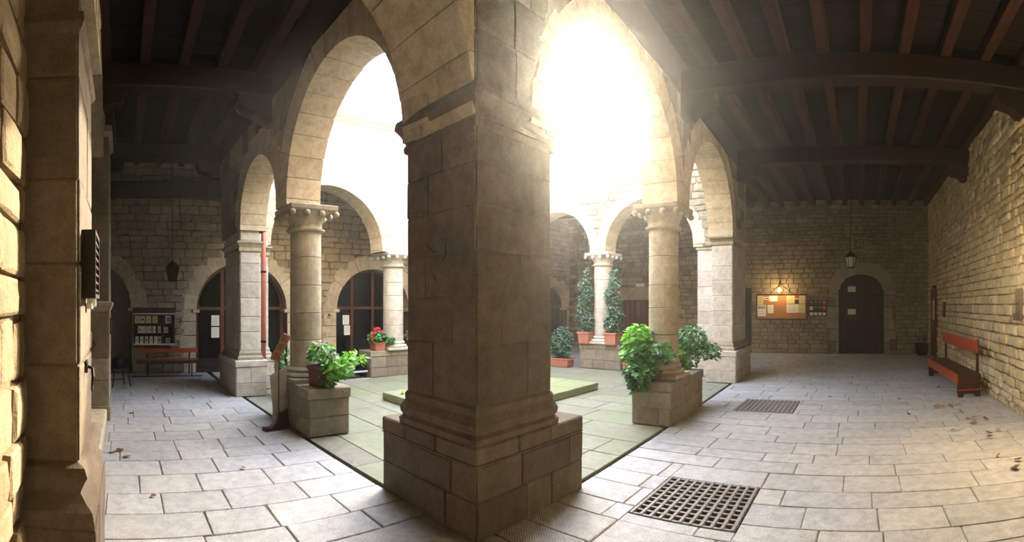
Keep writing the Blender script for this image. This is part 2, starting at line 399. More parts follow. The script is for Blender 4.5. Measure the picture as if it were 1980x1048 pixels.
def arch_ring(parent, fr, arch, thick, ring, n, mat, proud=0.012, z_low=None, name='arch_stone'):
    """each voussoir its own wedge, through the wall and a little proud of both faces and the soffit"""
    (c, zs, rs, rz) = arch
    for i in range(n):
        a0 = PI * i / n + 0.003; a1 = PI * (i + 1) / n - 0.003; k = 3; poly = []
        ro = ring + R(-0.03, 0.03); pr = proud + R(-0.003, 0.004)
        for j in range(k): t = a0 + (a1 - a0) * j / (k - 1); poly.append((c + (rs - pr) * math.cos(t), zs + (rz - pr) * math.sin(t)))
        for j in range(k): t = a1 + (a0 - a1) * j / (k - 1); poly.append((c + (rs + ro) * math.cos(t), zs + (rz + ro) * math.sin(t)))
        mb = MB(); vs = [fr.pt(a, pr, z) for a, z in poly] + [fr.pt(a, -thick - pr, z) for a, z in poly]; m = len(poly)
        mb.add(vs, [tuple(range(m))[::-1], tuple(range(m, 2 * m))] + [(q, q + m, (q + 1) % m + m, (q + 1) % m)[::-1] for q in range(m)])
        part(name, mb, mat, parent)
    if z_low is not None and zs - z_low > 0.03:      # stilted jambs
        for sgn in (-1, 1):
            mb = MB(); xs = sorted((c + sgn * (rs - proud), c + sgn * (rs + min(ring, 0.22)))); pr = proud
            vs = [fr.pt(a, o, z) for z in (z_low, zs - 0.005) for o in (pr, -thick - pr) for a in xs]
            mb.add(vs, [(0, 2, 3, 1), (4, 5, 7, 6), (0, 1, 5, 4), (2, 6, 7, 3), (0, 4, 6, 2), (1, 3, 7, 5)])
            part(name, mb, mat, parent)
def block_faces(parent, x0, x1, y0, y1, z0, z1, h, w, mat, faces='SEWN', prot=(0.006, 0.014), name='stone_block', kind='ashlar', gap=0.008):
    """ashlar on the faces of an upright block (world coordinates local to parent)"""
    tbl = {'S': (Frame((x0, y0), (1, 0), (0, -1)), x1 - x0), 'E': (Frame((x1, y0), (0, 1), (1, 0)), y1 - y0),
           'N': (Frame((x0, y1), (1, 0), (0, 1)), x1 - x0), 'W': (Frame((x0, y0), (0, 1), (-1, 0)), y1 - y0)}
    gs = rnd.random()
    for fcs in faces:
        fr, L = tbl[fcs]; g = random.Random(gs); zs = []; z = z0
        while z < z1 - 0.03:
            hh = g.uniform(*h)
            if z + hh > z1 - h[0] * .6: hh = z1 - z
            x = 0; g2 = random.Random(z * 7 + ord(fcs))
            while x < L - 0.02:
                ww = g2.uniform(*w)
                if x + ww > L - w[0] * .6: ww = L - x
                link(name, variant_mesh(kind, g2.randrange(len(ASH if kind == 'ashlar' else RUB)), mat), parent, fr.mat(x + ww / 2, z + hh / 2, ww - gap * .5, g2.uniform(*prot), hh - gap))
                x += ww
            z += hh

# ------------------------------------------------------------------ plan
XL0, XR1, YB, YN = -11.0, 2.32, -0.5, 15.4          # outer walls: west end, right wall, wall behind the left pilasters, far back wall
YL = 2.15                                            # gallery face of the left arcade
RA, RB = Vector((-2.30, 2.15)), Vector((-2.57, 9.30))  # gallery face line of the right arcade
ru = (RB - RA).normalized(); FR = Frame(RA, ru, (ru.y, -ru.x))
FL = Frame((0, 2.245), (-1, -.0275), (.0275, -1))    # s = -x, the arcade line is slightly off square
XW = -8.9; FW = Frame((XW, 0), (0, 1), (1, 0))       # courtyard face of the far left arcade, s = y
YF = 10.0; FN = Frame((0, YF), (-1, 0), (0, -1))     # courtyard face of the far right arcade, s = -x
WT = 4.55; CT = 5.1; UP = 7.1
def rx(y): return RA.x + (RB.x - RA.x) * (y - RA.y) / (RB.y - RA.y)

# ------------------------------------------------------------------ floor
def clip(poly, a, b):                                # keep the side left of a->b
    o = []; n = len(poly)
    side = lambda p: (b[0] - a[0]) * (p[1] - a[1]) - (b[1] - a[1]) * (p[0] - a[0])
    for i in range(n):
        p, q = poly[i], poly[(i + 1) % n]; sp, sq = side(p), side(q)
        if sp >= 0: o.append(p)
        if sp * sq < 0: t = sp / (sp - sq); o.append((p[0] + (q[0] - p[0]) * t, p[1] + (q[1] - p[1]) * t))
    return o
def area(p): return 0.5 * abs(sum(p[i][0] * p[(i + 1) % len(p)][1] - p[(i + 1) % len(p)][0] * p[i][1] for i in range(len(p))))
def slab_geo(poly, top, thick=0.05, ch=0.007):
    n = len(poly); cx = sum(p[0] for p in poly) / n; cy = sum(p[1] for p in poly) / n
    def ins(p): d = math.hypot(p[0] - cx, p[1] - cy); k = max(0.0, 1 - ch * 1.3 / max(d, .02)); return (cx + (p[0] - cx) * k, cy + (p[1] - cy) * k)
    tz = [top + R(-.002, .003) for _ in poly]
    vs = [(x, y, top - thick) for x, y in poly] + [(x, y, tz[i] - ch) for i, (x, y) in enumerate(poly)] + [(*ins(p), tz[i]) for i, p in enumerate(poly)]
    fs = [tuple(range(2 * n, 3 * n))]
    for r in (0, n):
        for i in range(n): k = (i + 1) % n; fs.append((r + i, r + k, r + n + k, r + n + i))
    return vs, fs
def pave(parent, x0, x1, y0, y1, along, dh, dw, top, mat, clips=(), holes=(), name='flagstone', limit=300, gap=0.011):
    recs = []; p = (y0 if along == 'x' else x0); end = (y1 if along == 'x' else x1)
    while p < end - 0.02:
        h = R(*dh); h = end - p if p + h > end - dh[0] * .6 else h
        q, qe = (x0, x1) if along == 'x' else (y0, y1); q -= R(0, dw[0])
        while q < qe - 0.02:
            w_ = R(*dw); w_ = qe - q if q + w_ > qe - dw[0] * .6 else w_
            g = gap / 2; j = lambda: R(-.004, .004)
            lo, hi = max(q, (x0 if along == 'x' else y0)), q + w_
            if hi - lo > .05:
                if along == 'x': po = [(lo + g + j(), p + g + j()), (hi - g + j(), p + g + j()), (hi - g + j(), p + h - g + j()), (lo + g + j(), p + h - g + j())]
                else: po = [(p + g + j(), lo + g + j()), (p + h - g + j(), lo + g + j()), (p + h - g + j(), hi - g + j()), (p + g + j(), hi - g + j())]
                for a, b in clips: po = clip(po, a, b) if len(po) > 2 else po
                pieces = [po]
                for (hx0, hx1, hy0, hy1) in holes:            # cut round a hole: split into up to four pieces
                    nxt = []
                    for pc in pieces:
                        if len(pc) < 3: continue
                        xs = [v[0] for v in pc]; ys = [v[1] for v in pc]
                        if max(xs) <= hx0 or min(xs) >= hx1 or max(ys) <= hy0 or min(ys) >= hy1: nxt.append(pc); continue
                        nxt.append(clip(pc, (hx0, 1), (hx0, 9))); nxt.append(clip(pc, (hx1, 9), (hx1, 1)))
                        midp = clip(clip(pc, (hx0, 9), (hx0, 1)), (hx1, 1), (hx1, 9))
                        if len(midp) > 2: nxt.append(clip(midp, (9, hy0), (-9, hy0))); nxt.append(clip(midp, (-9, hy1), (9, hy1)))
                    pieces = nxt
                for pc in pieces:
                    if len(pc) > 2 and area(pc) > 0.004: recs.append(pc)
            q += w_
        p += h
    def key(pc):
        cx = sum(v[0] for v in pc) / len(pc); cy = sum(v[1] for v in pc) / len(pc); d2 = cx * cx + cy * cy + 2.56
        vis = 1 if (cy > -1.2 and cx < 2.4 and math.atan2(cx, cy) > -1.85 and math.atan2(cx, cy) < .4) else .01
        return -area(pc) / d2 ** 1.5 * vis
    recs.sort(key=key)
    for pc in recs[:limit]:
        mb = MB(); mb.add(*slab_geo(pc, top)); part(name, mb, mat, parent)
    if recs[limit:]:
        mb = MB()
        for pc in recs[limit:]: mb.add(*slab_geo(pc, top))
        part('small_' + name + 's', mb, mat, parent, kind='stuff')
GRATES = [(-1.72, -0.86, 3.17, 4.02), (-1.90, -0.98, 6.84, 7.74)]
mb = MB(); mb.box(XL0 - .6, XR1 + .4, YB - 1.6, YN + 2.4, -0.65, -0.055)
floor = struct('floor', mb, M['dirt'])
e0, e1 = (RA.x + .005, RA.y), (RB.x - (RB.y - RA.y) * 0, RB.y)
rline = ((FR.pt(-6, -.0, 0).x, FR.pt(-6, -.0, 0).y), (FR.pt(20, 0, 0).x, FR.pt(20, 0, 0).y))
rline_r = (rline[1], rline[0])
mitre = ((RA.x, RA.y), (XR1, YB))
for (x0_, y0_, y1_, cl_) in ((-3.2, YB, YN, [rline_r]), ):
    pave(floor, x0_, XR1, y0_, y1_, 'x', (99, 100), (99, 100), -.009, M['joint'], clips=cl_, holes=GRATES, name='joint_bed')
lline = ((FL.pt(0, 0, 0).x, FL.pt(0, 0, 0).y), (FL.pt(11, 0, 0).x, FL.pt(11, 0, 0).y))
pave(floor, XL0, RA.x, YB, YL + .1, 'x', (99, 100), (99, 100), -.009, M['joint'], clips=[lline], name='joint_bed')
# right gallery: keep x > arcade line, and the far side of the mitre
pave(floor, -3.2, XR1, YB, YN, 'x', (.27, .42), (.45, 1.0), 0.0, M['flag'], clips=[rline_r, (mitre[0], mitre[1]) ], holes=GRATES, limit=200, gap=.008)
lline = ((FL.pt(0, 0, 0).x, FL.pt(0, 0, 0).y), (FL.pt(11, 0, 0).x, FL.pt(11, 0, 0).y))
pave(floor, XL0, XR1, YB, YL + .1, 'y', (.3, .46), (.42, .8), 0.0, M['flag'], clips=[(mitre[1], mitre[0]), lline], limit=100, gap=.008)
fc = struct('floor_courtyard', MB().box(XW, RB.x, 2.0, YF, -.064, -.056), M['dirt'])
cl = [((lline[1][0], lline[1][1] + .07), (lline[0][0], lline[0][1] + .07)), ((rline[0][0] - .07, rline[0][1]), (rline[1][0] - .07, rline[1][1]))]
pave(fc, XW, RA.x, 2.0, YF, 'x', (.5, .7), (.7, 1.25), -0.012, M['yard'], clips=cl, name='flagstone', limit=200)
fg = struct('floor_far_gallery', MB().box(XL0, XW, 2.0, YN, -.062, -.057), M['dirt'])
pave(fg, XL0, XW, 2.05, YN, 'x', (.4, .55), (.6, 1.0), -.004, M['flag'], limit=60)
pave(fg, XW, -2.62, YF, YN, 'x', (.4, .55), (.6, 1.0), -.004, M['flag'], limit=60)

# ------------------------------------------------------------------ outer walls
# right wall
FRW = Frame((XR1, YB), (0, 1), (-1, 0))              # s = y - YB
DOOR_R = (13.55 - YB, 14.75 - YB)
mb = MB(); wall_mb(FRW, [(0, -.1), (0, CT + .2), (YN - YB, CT + .2), (YN - YB, -.1)], .4, mb)
wr = struct('wall_right', mb, M['dirt'])
blk = lambda za, zb: [DOOR_R] if za < 2.1 else []
st = courses(1.5, YN - YB, 0, CT, (.10, .19), (.14, .44), blk)
lay(wr, FRW, st, 'rubble', [M['rubble_warm']], (.03, .075), 300)
# back wall
FB = Frame((XL0, YN), (1, 0), (0, -1))               # s = x - XL0
def s_(x): return x - XL0
ADOOR = (s_(0.06), 2.10, 0.75, 0.56)
mb = MB(); wall_mb(FB, arch_outline(0, XR1 - XL0, -.1, CT + .2, [ADOOR, (s_(-4.16), 2.17, .54, .03)]), .4, mb); mb.box(XL0, -4.75, YN + .38, YN + .5, -.1, CT); mb.box(-3.58, XR1, YN + .38, YN + .5, -.1, CT)
wb = struct('wall_back', mb, M['mortar'])
SIDE = (s_(-4.7), s_(-3.62)); BROWN = (s_(-8.6), s_(-6.9))
def blk(za, zb):
    o = arc_block([(ADOOR[0], ADOOR[1], ADOOR[2], ADOOR[3])], .34)(za, zb)
    if za < 2.2: o.append(SIDE)
    if za < 2.25: o.append((BROWN[0] - .1, BROWN[1] + .1))
    return o
st = courses(s_(-3.9), XR1 - XL0, 0, CT, (.11, .19), (.18, .46), blk)
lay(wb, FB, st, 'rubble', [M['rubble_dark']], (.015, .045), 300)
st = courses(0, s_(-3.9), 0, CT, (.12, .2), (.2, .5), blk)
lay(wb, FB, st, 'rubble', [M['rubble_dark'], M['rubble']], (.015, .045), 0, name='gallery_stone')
arch_ring(wb, FB, ADOOR, .1, .36, 9, M['ashlar_grey'], .05)
for sg in (-1, 1):
    z = 0
    while z < 2.05:
        h = min(R(.3, .45), 2.1 - z); ww = R(.26, .42)
        a = ADOOR[0] + sg * (ADOOR[2] + ww / 2 - .01)
        link('jamb_stone', variant_mesh('ashlar', rnd.randrange(6), M['ashlar_grey']), wb, FB.mat(a, z + h / 2, ww, .05, h - .012)); z += h
# west end wall with its arched openings
FWW = Frame((XL0, YB - 1.2), (0, 1), (1, 0))
def w_(y): return y - (YB - 1.2)
WA = [(w_(-1.02), 1.54, 1.2, 1.2), (w_(2.84), 1.5, 1.15, 1.15), (w_(6.5), 1.5, 1.16, 1.1), (w_(14.45), 1.5, .8, .85)]
mb = MB(); wall_mb(FWW, arch_outline(0, YN - YB + 1.2, -.1, CT + .2, WA), .45, mb)
ww_ = struct('wall_left_end', mb, M['mortar'])
st = courses(.0, YN - YB + 1.2, 0, CT, (.13, .22), (.2, .55), arc_block(WA, .27))
lay(ww_, FWW, st, 'rubble', [M['rubble']], (.012, .035), 300)
for a in WA:
    arch_ring(ww_, FWW, a, .42, .34, 11, M['plaster'] if 0 else M['voussoir'], .02)
    for sg in (-1, 1):
        z = 0
        while z < a[1] - .05:
            h = min(R(.28, .42), a[1] - z); wd = R(.3, .42)
            link('jamb_stone', variant_mesh('ashlar', rnd.randrange(6), M['voussoir']), ww_, FWW.mat(a[0] + sg * (a[2] + wd / 2 - .005), z + h / 2, wd, .028, h - .01)); z += h
        mb = MB(); f = FWW.pt(a[0] + sg * a[2], 0, a[1]); mb.box(f.x - .4, f.x + .06, f.y - .09, f.y + .09, f.z - .09, f.z, ch=.015)
        part('impost', mb, M['voussoir'], ww_)
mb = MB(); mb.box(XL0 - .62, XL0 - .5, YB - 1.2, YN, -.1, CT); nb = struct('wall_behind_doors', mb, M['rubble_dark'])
# left outer wall (behind the pilasters) and the returns that close the corner behind the viewer
FLW = Frame((XR1, YB), (-1, 0), (0, 1))
mb = MB(); wall_mb(FLW, [(0, -.1), (0, CT + .2), (XR1 + 9.0, CT + .2), (XR1 + 9.0, -.1)], .4, mb)
mb.box(XL0, -9.0, YB - 1.2 - .4, YB - 1.2, -.1, CT + .2); mb.box(-9.0, -8.7, YB - 1.3, YB, -.1, CT + .2)
wl = struct('wall_left', mb, M['mortar'])
st = courses(.2, XR1 + 9.0, 0, CT, (.14, .30), (.2, .6), lambda a, b: [])
lay(wl, FLW, st, 'rubble', [M['leftwall']], (.02, .05), 300)

# ------------------------------------------------------------------ arcade walls
L_ARCH = [(4.46, 3.0, 1.30, 1.30), (7.06, 3.02, 0.92, 0.92)]
R_ARCH = [(2.36, 3.0, 1.43, 1.40), (5.67, 3.0, 1.40, 1.40)]
W_ARCH = [(4.17, 2.85, 1.31, 1.28), (7.65, 2.85, 1.31, 1.28)]
N_ARCH = [(4.87, 2.98, 1.18, 1.18), (7.60, 2.98, 1.12, 1.12)]
def arcade(name, fr, s0, s1, zl, arches, thick, mats, core, faces, hw=((.2, .34), (.3, .62)), n=15, ring=.34, lim=150, mat_ring='voussoir', kind='ashlar', zt=WT, prot=(.004, .012)):
    mb = MB(); wall_mb(fr, arch_outline(s0, s1, zl, zt, arches), thick, mb); o = struct(name, mb, M[core])
    st = courses(s0, s1, zl, zt, hw[0], hw[1], arc_block(arches, ring - .05), .009)
    if 'out' in faces: lay(o, fr, st, kind, mats, prot, lim, 'stone_block')
    if 'in' in faces:
        f2 = Frame(fr.pt(0, -thick, 0), fr.u, -fr.n); lay(o, f2, st, kind, mats, prot, 0, 'inner_block')
    for a in arches: arch_ring(o, fr, a, thick, ring, n, M[mat_ring], .014, z_low=zl)
    return o
wcl = arcade('wall_courtyard_left', FL, 3.05, 9.4, 2.92, L_ARCH, .46, [M['ashlar'], M['ashlar_grey']], 'ashlar', ('out', 'in'))
wcr = arcade('wall_courtyard_right', FR, .8, 8.3, 2.98, R_ARCH, .5, [M['ashlar_grey'], M['ashlar']], 'ashlar_grey', ('out', 'in'))
wcw = arcade('wall_courtyard_far_left', FW, 2.15, 10.5, 2.80, W_ARCH, .5, [M['glare_white']], 'glare_white', ('out',), ((.14, .24), (.2, .5)), 15, .3, 200, kind='rubble', zt=5.5, prot=(.006, .014))
wcn = arcade('wall_courtyard_far_right', FN, 2.6, 9.4, 2.92, N_ARCH, .5, [M['plaster']], 'plaster', ('out',), ((.12, .22), (.2, .5)), 15, .3, 250, kind='rubble', zt=5.5, prot=(.02, .05))
# upper storey, cornices and eaves round the courtyard
def upper(name, fr, s0, s1, z0, thick=.45, posts=(), off=0.0, UP=7.1):
    mb = MB(); wins = [(p, p + 1.0) for p in posts]
    # wall with rectangular openings: bottom band, top band, piers
    def bx(a0, a1, za, zb, t0=0.0, t1=None):
        t1 = -thick if t1 is None else t1
        mb.add([fr.pt(a, o + off, z) for z in (za, zb) for o in (t0, t1) for a in (a0, a1)], [(0, 2, 3, 1), (4, 5, 7, 6), (0, 1, 5, 4), (2, 6, 7, 3), (0, 4, 6, 2), (1, 3, 7, 5)])
    bx(s0, s1, z0, UP)
    o = struct(name, mb, M['glare_white'])
    m = MB(); prof = [(0, z0 + .0), (.06, z0 + .02), (.08, z0 + .07), (.14, z0 + .09), (.14, z0 + .15), (0, z0 + .16)]
    vs = [fr.pt(a, t + off, z) for a in (s0, s1) for t, z in prof]; n = len(prof)
    m.add(vs, [tuple(range(n)), tuple(range(2 * n - 1, n - 1, -1))] + [(i, i + n, (i + 1) % n + n, (i + 1) % n) for i in range(n)])
    part('cornice', m, M['voussoir'], o)
    for a, b in [(q, q + .1) for q in posts]:
        m = MB(); m.box(-.05, .05, 0, .06, z0 + .16, z0 + .75, ch=.006); part('timber_post', m, M['sill'] if 0 else M['signwood'], o, fr.mat(a, 0, off=off))
    m = MB(); m.add([fr.pt(a, oo + off, z) for z in (UP, UP + .09) for oo in (.06, -thick - .06) for a in (s0, s1)], [(0, 2, 3, 1), (4, 5, 7, 6), (0, 1, 5, 4), (2, 6, 7, 3), (0, 4, 6, 2), (1, 3, 7, 5)])
    part('coping', m, M['glare_white'], o)
    return o
upper('wall_upper_far_left', FW, 2.15, 10.5, 5.5, posts=(4.45,), UP=6.6)
upper('wall_upper_far_right', FN, 2.6, 9.4, 5.5, posts=(), UP=6.1)
upper('wall_upper_left', Frame(FL.pt(0, -.46, 0), FL.u, -FL.n), 2.3, 9.4, WT, posts=())
upper('wall_upper_right', Frame(FR.pt(0, -.5, 0), ru, (-ru.y, ru.x)), 0, 8.3, WT, posts=())

# ------------------------------------------------------------------ ceilings
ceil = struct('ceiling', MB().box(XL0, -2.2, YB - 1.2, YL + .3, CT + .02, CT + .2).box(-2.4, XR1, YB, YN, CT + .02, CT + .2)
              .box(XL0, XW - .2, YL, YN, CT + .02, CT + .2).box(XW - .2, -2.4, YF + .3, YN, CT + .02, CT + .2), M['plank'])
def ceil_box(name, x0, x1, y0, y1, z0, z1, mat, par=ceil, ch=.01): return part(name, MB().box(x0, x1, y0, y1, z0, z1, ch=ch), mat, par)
JZ0, JZ1 = 4.88, 5.06
for i in range(-6, 10):                                # right gallery joists run away from the viewer
    x = -.46 + (i - 1) * .53
    if -2.75 < x < 2.2:
        for (ya, yb) in ((YB, 2.6), (2.6, 6.2), (6.2, 9.75), (9.75, YN)):
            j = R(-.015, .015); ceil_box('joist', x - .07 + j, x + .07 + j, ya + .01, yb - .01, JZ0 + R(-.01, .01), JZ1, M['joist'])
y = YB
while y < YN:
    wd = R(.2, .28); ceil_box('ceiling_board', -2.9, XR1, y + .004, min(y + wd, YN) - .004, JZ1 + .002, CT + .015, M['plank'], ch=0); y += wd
for i in range(6):
    yy = -.25 + i * .53
    for (xa, xb) in ((XL0, -9.5), (-9.5, -6.4), (-6.4, -3.2)):
        if yy < 2.3: ceil_box('joist', xa + .01, xb - .01, yy - .07, yy + .07, JZ0 + R(-.01, .01), JZ1, M['joist'])
x = XL0
while x < -2.95:
    wd = R(.2, .28); ceil_box('ceiling_board', x + .004, min(x + wd, -2.95) - .004, YB, YL + .3, JZ1 + .002, CT + .015, M['plank'], ch=0); x += wd
mbj = MB(); yy = 3.2
while yy < YN: mbj.box(XL0, XW - .4, yy, yy + .14, JZ0, JZ1); yy += .55
xx = -8.6
while xx < -3: mbj.box(xx, xx + .14, YF + .5, YN, JZ0, JZ1); xx += .55
part('far_joists', mbj, M['joist'], ceil, kind='stuff')
def corbel(par, fr, a, w=.24, top=4.55, depth=.5, h=.32):
    prof = [(0, top), (depth, top), (depth, top - .1), (depth - .07, top - .2), (depth * .5, top - .24), (depth * .3, top - h), (0, top - h)]
    m = MB(); n = len(prof); vs = [fr.pt(a + q * w / 2, t, z) for q in (-1, 1) for t, z in prof]
    m.add(vs, [tuple(range(n)), tuple(range(2 * n - 1, n - 1, -1))] + [(i, i + n, (i + 1) % n + n, (i + 1) % n) for i in range(n)])
    part('corbel', m, M['beam'], par)
for y in (2.62, 6.2, 9.72):                            # cross beams of the right gallery
    b = ceil_box('beam', -2.7, XR1 + .05, y - .15, y + .15, 4.56, JZ0, M['beam'], ch=.02)
    corbel(b, FRW, y - YB); 
    if y > 3: corbel(b, FR, (y - 2.15), top=4.55)
for x in (-6.45, -9.6):                                # cross beams of the left gallery
    b = ceil_box('beam', x - .14, x + .14, YB, YL + .35, 4.56, JZ0, M['beam'], ch=.02)
    corbel(b, FL, -x, top=4.55); corbel(b, Frame((0, YB), (-1, 0), (0, 1)), -x)
b = ceil_box('beam', XL0 + .02, XL0 + .26, YB - 1.0, YL + .4, 4.1, 4.45, M['beam'], ch=.02)
part('wall_plate', MB().box(2.4, 9.3, -.3, .02, WT + .005, CT + .01), M['beam'], ceil, FL.mat(0, 0))
part('wall_plate', MB().box(0, 8.4, -.28, .02, WT + .005, CT + .01), M['beam'], ceil, FR.mat(0, 0))
part('wall_plate', MB().box(-8.8, -2.9, YF + .2, YF + .5, WT + .005, JZ0), M['beam'], ceil)

# ------------------------------------------------------------------ diaphragm arch over the left gallery, left pilasters
FD = Frame((-2.38, YB), (0, 1), (1, 0))                # s = y - YB, wall goes back to x = -3.15
DA = (1.33, 3.02, 1.36, 1.32)
mb = MB(); wall_mb(FD, arch_outline(-.1, 2.76, 2.92, CT, [DA]), .77, mb)
wd_ = struct('wall_over_gallery_arch', mb, M['ashlar'])
lay(wd_, FD, courses(0, 2.76, 2.92, CT, (.22, .34), (.3, .6), arc_block([DA], .3), .009), 'ashlar', [M['ashlar']], (.004, .012), 200, 'stone_block')
arch_ring(wd_, FD, DA, .77, .34, 13, M['voussoir'], .014, z_low=2.92)
def pilaster(x0, x1, label, name, cap_z):
    t = thing(name, label, 'pilaster', ((x0 + x1) / 2, YB, 0)); cx = (x0 + x1) / 2; a = x0 - cx; b = x1 - cx; d = .28
    core = part('shaft', MB().box(a, b, 0, d, 0, cap_z), M['ashlar'], t)
    block_faces(core, a, b, 0, d, .86, cap_z - .1, (.34, .5), (.3, .8), M['ashlar'] if name == 'wall_pilaster' else M['ashlar_grey'], 'NEW')
    return t, a, b, d
t, a, b, d = pilaster(-2.98, -2.2, 'near tall stone pilaster at the left with moulded foot and plinth', 'wall_pilaster', 4.4)
pr = [(0, .86), (.035, .84), (.05, .80), (.03, .76), (.015, .72), (.045, .68), (.075, .65), (.085, .60), (.085, .0)]
def wrap_profile(par, a, b, d, prof, name, mat, flip=False):
    m = MB()
    for i in range(len(prof) - 1):
        (o0, z0), (o1, z1) = prof[i], prof[i + 1]
        p0 = [(b + o0, 0, z0), (b + o0, d + o0, z0), (a - o0, d + o0, z0), (a - o0, 0, z0)]; p1 = [(b + o1, 0, z1), (b + o1, d + o1, z1), (a - o1, d + o1, z1), (a - o1, 0, z1)]
        m.add(p0 + p1, [(0, 1, 5, 4), (1, 2, 6, 5), (2, 3, 7, 6)])
    return part(name, m, mat, par)
wrap_profile(t, a, b, d, pr, 'foot_moulding', M['ashlar'])
block_faces(t, a - .085, b + .085, 0, d + .085, 0.0, .58, (.26, .32), (.4, .9), M['ashlar'], 'NEW')
wrap_profile(t, a, b, d, [(0, 2.98), (.03, 2.97), (.035, 2.93), (.02, 2.9), (0, 2.88)], 'impost', M['ashlar'])
# carved frieze above the impost: a slab with a row of oval openings
m = MB(); n = 12
def ov(c, r, z): return [(c + r[0] * math.cos(2 * PI * i / n + PI / 4), z + r[1] * math.sin(2 * PI * i / n + PI / 4)) for i in range(n)]
fz = (a + .02, b - .02); nn = 4; cw = (fz[1] - fz[0]) / nn
for k in range(nn):
    c = fz[0] + (k + .5) * cw; zc = 3.22
    o = ov(c, (.068, .085), zc); sq = []
    for i in range(n):
        th = 2 * PI * i / n + PI / 4; ux, uz = math.cos(th), math.sin(th); s = min((cw / 2) / abs(ux) if abs(ux) > 1e-6 else 9, .13 / abs(uz) if abs(uz) > 1e-6 else 9); sq.append((c + ux * s, zc + uz * s))
    v = [(x, d + .07, z) for x, z in o] + [(x, d + .07, z) for x, z in sq] + [(x, d + .02, z) for x, z in o]
    m.add(v, [(i, (i + 1) % n, n + (i + 1) % n, n + i) for i in range(n)] + [(i, 2 * n + i, 2 * n + (i + 1) % n, (i + 1) % n) for i in range(n)])
m.box(fz[0], fz[1], d - .02, d + .021, 3.09, 3.35); m.box(fz[0], fz[1], d, d + .075, 3.35, 3.38); m.box(fz[0], fz[1], d, d + .075, 3.06, 3.09)
part('carved_frieze', m, M['voussoir'], t)
t, a, b, d = pilaster(-7.3, -6.5, 'second stone pilaster down the left gallery with a moulded band at eye height', 'wall_pilaster', 4.0)
wrap_profile(t, a, b, d, [(0, 1.66), (.05, 1.64), (.05, 1.60), (.02, 1.54), (0, 1.5)], 'impost', M['ashlar_grey'])
wrap_profile(t, a, b, d, [(0, 4.1), (.05, 4.08), (.05, 4.0), (0, 3.94)], 'impost', M['ashlar_grey'])
part('plinth', MB().box(a - .02, b + .03, 0, d + .03, 0, .2, ch=.01), M['ashlar_grey'], t)
block_faces(t, a, b, 0, d, .2, .86, (.3, .36), (.4, .9), M['ashlar_grey'], 'NEW')
# blind arch between the pilasters
FBL = Frame((0, YB), (-1, 0), (0, 1))
m = MB(); BA = (4.74, 3.65, 1.75, 1.2); wall_mb(Frame((0, YB + .2), (-1, 0), (0, 1)), arch_outline(2.98, 7.3, 3.6, CT, [BA]), .2, m)
bl = struct('wall_blind_arch', m, M['ashlar_grey']); arch_ring(bl, Frame((0, YB + .2), (-1, 0), (0, 1)), BA, .2, .3, 13, M['ashlar_grey'], .012)
tag(part('stone_step', MB().box(-6.45, -3.3, YB + .03, YB + .26, 0.005, .17, ch=.015), M['voussoir'], None), 'low pale stone step along the wall between the two left pilasters', 'step')

# ------------------------------------------------------------------ corner pillar
t = thing('corner_pillar', 'huge square corner pillar of brown stone blocks in the centre on a wide plinth', 'pillar', (-2.30, 2.15, 0))
PW = 1.17
pl = part('plinth', MB().box(-PW, 0, 0, PW + .08, 0, .5), M['ashlar'], t)
block_faces(pl, -PW, 0, 0, PW + .08, 0, .5, (.23, .27), (.28, .62), M['ashlar'], 'SEWN', (.008, .02))
# cap course: separate slabs round the pillar foot
m = MB(); m.box(-PW - .01, 0.012, -.012, PW + .09, .5, .51); 
cap = part('plinth_cap', m, M['ashlar'], t)
for x0, x1 in ((-PW - .012, -.84), (-.835, -.43), (-.425, .014)):
    part('cap_stone', MB().box(x0, x1, -.014, .42, .512, .635, ch=.012), M['ashlar'], cap)
for y0, y1 in ((.425, .80), (.805, PW + .092)):
    part('cap_stone', MB().box(-.42, .014, y0, y1, .512, .635, ch=.012), M['ashlar'], cap)
part('cap_stone', MB().box(-PW - .012, -.425, .425, PW + .092, .512, .635, ch=.012), M['ashlar'], cap)
X0, X1, Y0, Y1 = -.87, -.055, .05, .87
core = part('shaft', MB().box(X0, X1, Y0, Y1, .63, WT), M['ashlar'], t)
gz = .90
for k, zt in enumerate((1.32, 1.66, 1.98, 2.30, 2.60, 2.84)):
    for fc_, fr, L in (('S', Frame((X0, Y0), (1, 0), (0, -1)), X1 - X0), ('E', Frame((X1, Y0), (0, 1), (1, 0)), Y1 - Y0), ('W', Frame((X0, Y0), (0, 1), (-1, 0)), Y1 - Y0), ('N', Frame((X0, Y1), (1, 0), (0, 1)), X1 - X0)):
        cut = L * ((.42, .7, .3, .62, .35, .55)[k] if fc_ in 'SN' else (.65, .3, .55, .4, .72, .3)[k])
        for p, q in ((0, cut), (cut, L)):
            link('stone_block', variant_mesh('ashlar', rnd.randrange(6), M['ashlar']), core, fr.mat((p + q) / 2, (gz + zt) / 2, q - p - .004, R(.008, .016), zt - gz - .008))
    gz = zt
block_faces(core, X0, X1, Y0, Y1, 3.12, WT, (.3, .42), (.3, .6), M['ashlar'], 'SE')
def sq_profile(prof, cx, cy, hx, hy): 
    return MB().sqlathe([(hx + o, hy + o, z) for o, z in prof], Matrix.Translation((cx, cy, 0)))
cx, cy, hx, hy = (X0 + X1) / 2, (Y0 + Y1) / 2, (X1 - X0) / 2, (Y1 - Y0) / 2
part('foot_moulding', sq_profile([(.05, .635), (.055, .68), (.03, .705), (.045, .73), (.05, .77), (.035, .80), (.018, .83), (.02, .88), (.006, .90)], cx, cy, hx, hy), M['ashlar'], t)
